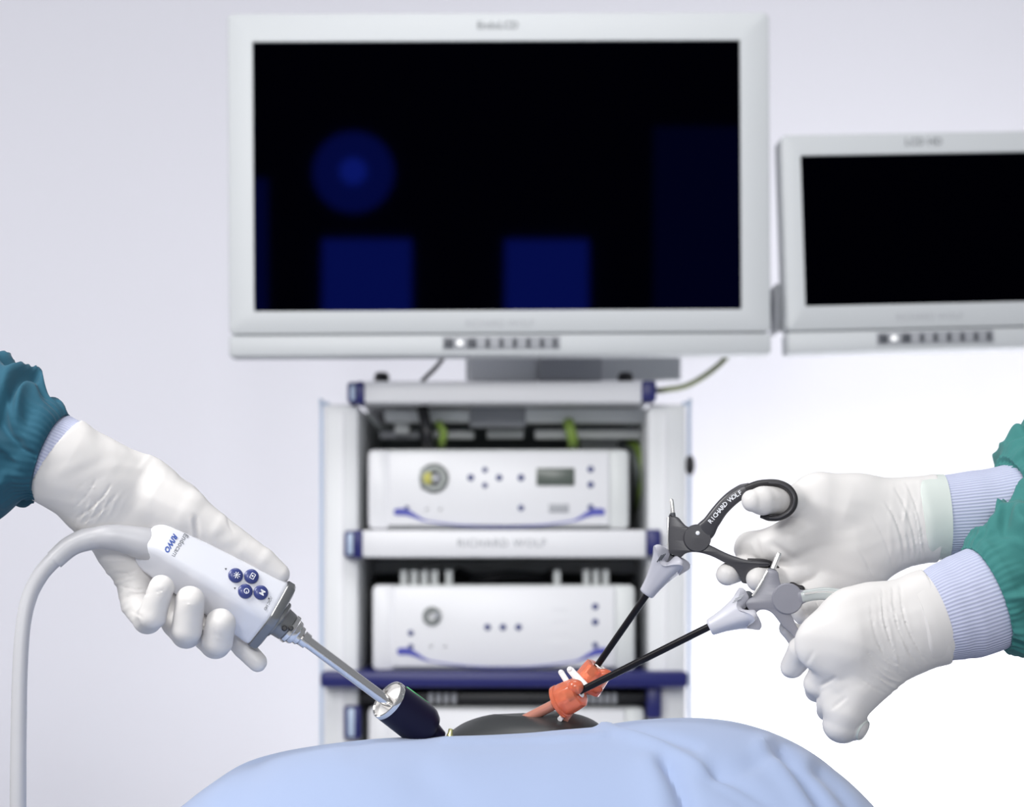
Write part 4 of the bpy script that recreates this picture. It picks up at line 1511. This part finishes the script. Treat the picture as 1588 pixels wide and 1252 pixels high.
# rolled edge of the glove
obj('glove_cuff', MB().rings(turned_in(plain_loft([H(100, 720, 4.5, 67.5, 0.82), H(93, 715, 4, 68.8, 0.82), H(88, 711, 4, 69, 0.82)], wave=0.0002))), 'glove_latex', g, smooth=60)
obj('knit_cuff', MB().rings(plain_loft([H(58, 694, 3, 66, 0.82), H(70, 702, 3, 68.5, 0.82), H(84, 710, 3.5, 68.6, 0.82), H(96, 718, 4, 66, 0.82)], wave=0.0004)), 'knit_blue', pL, smooth=60)
slv = sleeve_loft([(-700, 560, 120, 150, 0.9), (-450, 590, 60, 140, 0.9), (-200, 632, 0, 128, 0.9), (-90, 656, -40, 122, 0.9), (-20, 676, -60, 112, 0.9), (30, 694, -68, 98, 0.9), (62, 704, -72, 82, 0.88), (80, 711, -73, 72, 0.86)],
                  amp=0.022, seed=6.3, gather=0.0012)
obj('gown_sleeve', MB().rings(turned_in(slv)), 'gown_teal', pL, smooth=180)

# ---- right person: two hands
pR = thing('person', 'person at right in green gown working two surgical instruments', 'person', clean(P(1800, 950, 0)))
coreU = [[(1560, 800, 30, 66, 0.75), (1452, 804, 28, 63, 0.75), (1385, 812, 26, 59, 0.75)],
         [(1400, 795, 26, 50, 0.75), (1330, 790, 20, 50, 0.65), (1272, 782, 14, 50, 0.6)],
         [(1395, 822, 26, 52, 0.75), (1320, 840, 22, 58, 0.55), (1245, 850, 18, 42, 0.6)],
         [(1385, 832, 28, 45, 0.75), (1320, 875, 26, 50, 0.6), (1278, 905, 24, 40, 0.6)]]
fingU = [[(1300, 790, 20, 44), (1266, 777, 18, 36), (1240, 777, 10, 25), (1207, 777, -4, 23), (1182, 777, -13, 22.5), (1167, 777, -17, 17.5)],                     # thumb
         [(1262, 820, 18, 34), (1222, 838, 14, 32), (1190, 848, 20, 28), (1164, 850, 26, 26)],                                                    # index
         [(1240, 865, 22, 28), (1190, 872, 26, 24), (1152, 880, 20, 20), (1128, 891, 10, 17.5)],                                                    # middle
         [(1245, 885, 22, 28), (1210, 900, 20, 23), (1190, 902, 6, 20), (1176, 899, 0, 19)],                                                          # ring
         [(1270, 910, 24, 32), (1240, 935, 18, 26), (1252, 950, 6, 22), (1275, 948, 2, 20)]]                                                          # little
dispU = wrinkles([(1404, 812, 1, 0.12, 26, 75, 5.5, 0.8), (1425, 850, 1, -0.2, 24, 36, 3.0, 0.8)],
                 [(1330, 850, 1354, 898, 0.7, 0.9, -2), (1372, 778, 1402, 868, 0.8, 1.3, -7), (1388, 758, 1420, 866, 0.8, 1.2, -8), (1404, 748, 1432, 850, 0.7, 1.0, -6), (1352, 800, 1384, 880, 0.6, 0.7, -4),
                  (1396, 800, 1412, 870, 0.6, 0.9, -4), (1416, 790, 1428, 868, 0.6, 0.9, -3), (1172, 836, 1182, 864, 2.0, 1.2), (1240, 925, 1262, 965, 0.8, 1.3, 3), (1262, 922, 1282, 958, 0.8, 1.3, 3), (1284, 918, 1300, 945, 0.8, 1.0, 3),
                  (1130, 884, 1124, 900, 0.6, 0.3), (1196, 842, 1230, 866, 2.5, 1.6)])
glU = hand_mesh(coreU, fingU, cut=plane_cut(1452, 803, 28, 1, -0.02), disp=dispU)
gU = obj('glove', glU, 'glove_latex', pR, smooth=180)
obj('glove_cuff', MB().rings(turned_in(plain_loft([(1424, 806, 27, 63.5, 0.78), (1432, 805, 27, 66, 0.8), (1450, 803, 28, 66.5, 0.8), (1466, 802, 28, 66, 0.8)], wave=0.0003))), 'glove_band', gU, smooth=60)
obj('knit_cuff', MB().rings(plain_loft([(1640, 785, 38, 78, 0.85), (1580, 792, 34, 74, 0.85), (1520, 797, 31, 67, 0.84), (1466, 801, 28, 63.5, 0.8), (1450, 803, 28, 62, 0.8)], wave=0.0008)), 'knit_blue', pR, smooth=60)
slv = sleeve_loft([(2300, 640, 220, 170, 0.9), (2000, 690, 150, 160, 0.9), (1760, 745, 80, 140, 0.9), (1670, 768, 55, 130, 0.9), (1620, 782, 44, 118, 0.9), (1588, 790, 38, 100, 0.88), (1568, 794, 36, 84, 0.86), (1562, 795, 35, 74, 0.86)],
                  amp=0.020, seed=5.1, gather=0.0010)
obj('gown_sleeve', MB().rings(turned_in(slv)), 'gown_green', pR, smooth=180)

coreLo = [[(1560, 922, -38, 78, 0.75), (1449, 957, -42, 71, 0.75), (1395, 976, -45, 64, 0.75)],
          [(1405, 958, -45, 56, 0.75), (1352, 955, -48, 46, 0.6), (1322, 960, -50, 46, 0.6)],
          [(1400, 985, -45, 56, 0.75), (1320, 990, -52, 62, 0.5), (1278, 998, -54, 46, 0.55)],
          [(1385, 995, -42, 56, 0.75), (1342, 1040, -46, 48, 0.55), (1312, 1085, -48, 38, 0.6)]]
fingLo = [[(1275, 1000, -45, 34), (1245, 1010, -36, 24), (1229, 1034, -26, 19)],
          [(1295, 1030, -45, 36), (1268, 1060, -36, 22), (1266, 1072, -26, 18)],
          [(1310, 1065, -45, 32), (1288, 1092, -38, 22), (1284, 1102, -28, 18)],
          [(1325, 1070, -46, 36), (1310, 1105, -46, 32), (1304, 1124, -44, 28), (1308, 1128, -36, 26)],
          [(1308, 1108, -40, 26), (1323, 1125, -42, 24)],
          [(1300, 960, -38, 34), (1262, 985, -20, 24), (1238, 988, -14, 18), (1222, 975, -18, 14)]]
dispLo = wrinkles([(1394, 985, 0.95, -0.35, 28, 62, 4.2, 0.9), (1378, 1045, 0.6, -0.9, 34, 44, 2.4, 1.1), (1370, 960, 0.95, -0.3, 18, 50, 2.6, 0.5)],
                  [(1272, 1065, 1296, 1050, 1.2, 1.2), (1290, 1100, 1312, 1082, 1.2, 1.2), (1250, 1030, 1262, 1010, 1.5, 1.2),
                   (1384, 912, 1428, 1038, 0.7, 1.4, 12), (1396, 905, 1440, 1030, 0.7, 1.2, 12), (1368, 914, 1412, 1046, 0.6, 1.0, 14), (1350, 930, 1398, 1052, 0.6, 0.8, 14),
                   (1344, 1010, 1400, 1050, 0.6, 1.1, 5), (1340, 1030, 1390, 1062, 0.6, 1.0, 5), (1334, 1050, 1378, 1076, 0.6, 0.8, 4), (1356, 990, 1408, 1040, 0.6, 0.9, 6)])
glD = hand_mesh(coreLo, fingLo, cut=plane_cut(1452, 956, -42, 0.953, -0.302), disp=dispLo)
gD = obj('glove', glD, 'glove_latex', pR, smooth=180)
nl = MB()
nd = Vector((0.74, -0.52, -0.42)).normalized()
npt = P(1323, 1125, -42) + nd * 0.0088
nl.lathe(npt, nd, [(-0.004, 0.0082), (0.0, 0.0084), (0.0008, 0.0080), (0.0007, 0.0072), (0.0001, 0.0068), (0.0004, 0.0005)], 36)
obj('glove_fingertip', nl, 'glove_band', gD)
obj('glove_cuff', MB().rings(turned_in(plain_loft([(1414, 968, -44, 69, 0.78), (1422, 966, -43.5, 72, 0.8), (1436, 961, -43, 73, 0.8), (1450, 956, -42, 73.5, 0.8)], wave=0.0006))), 'glove_latex', gD, smooth=60)
obj('knit_cuff', MB().rings(plain_loft([(1640, 890, -30, 92, 0.85), (1580, 912, -34, 88, 0.85), (1535, 928, -37, 83, 0.84), (1500, 940, -39, 81, 0.84), (1475, 948, -41, 77, 0.82), (1452, 956, -42, 72.5, 0.8), (1436, 961, -43, 70, 0.8)], wave=0.0016)), 'knit_blue', pR, smooth=60)
slv = sleeve_loft([(2300, 640, 60, 180, 0.9), (2000, 740, 20, 165, 0.9), (1780, 830, -10, 150, 0.9), (1680, 870, -22, 138, 0.9), (1620, 895, -30, 122, 0.9), (1575, 912, -34, 108, 0.88), (1545, 924, -37, 96, 0.88), (1530, 930, -38, 86, 0.88)],
                  amp=0.020, seed=8.7, gather=0.0010)
obj('gown_sleeve', MB().rings(turned_in(slv)), 'gown_green', pR, smooth=180)
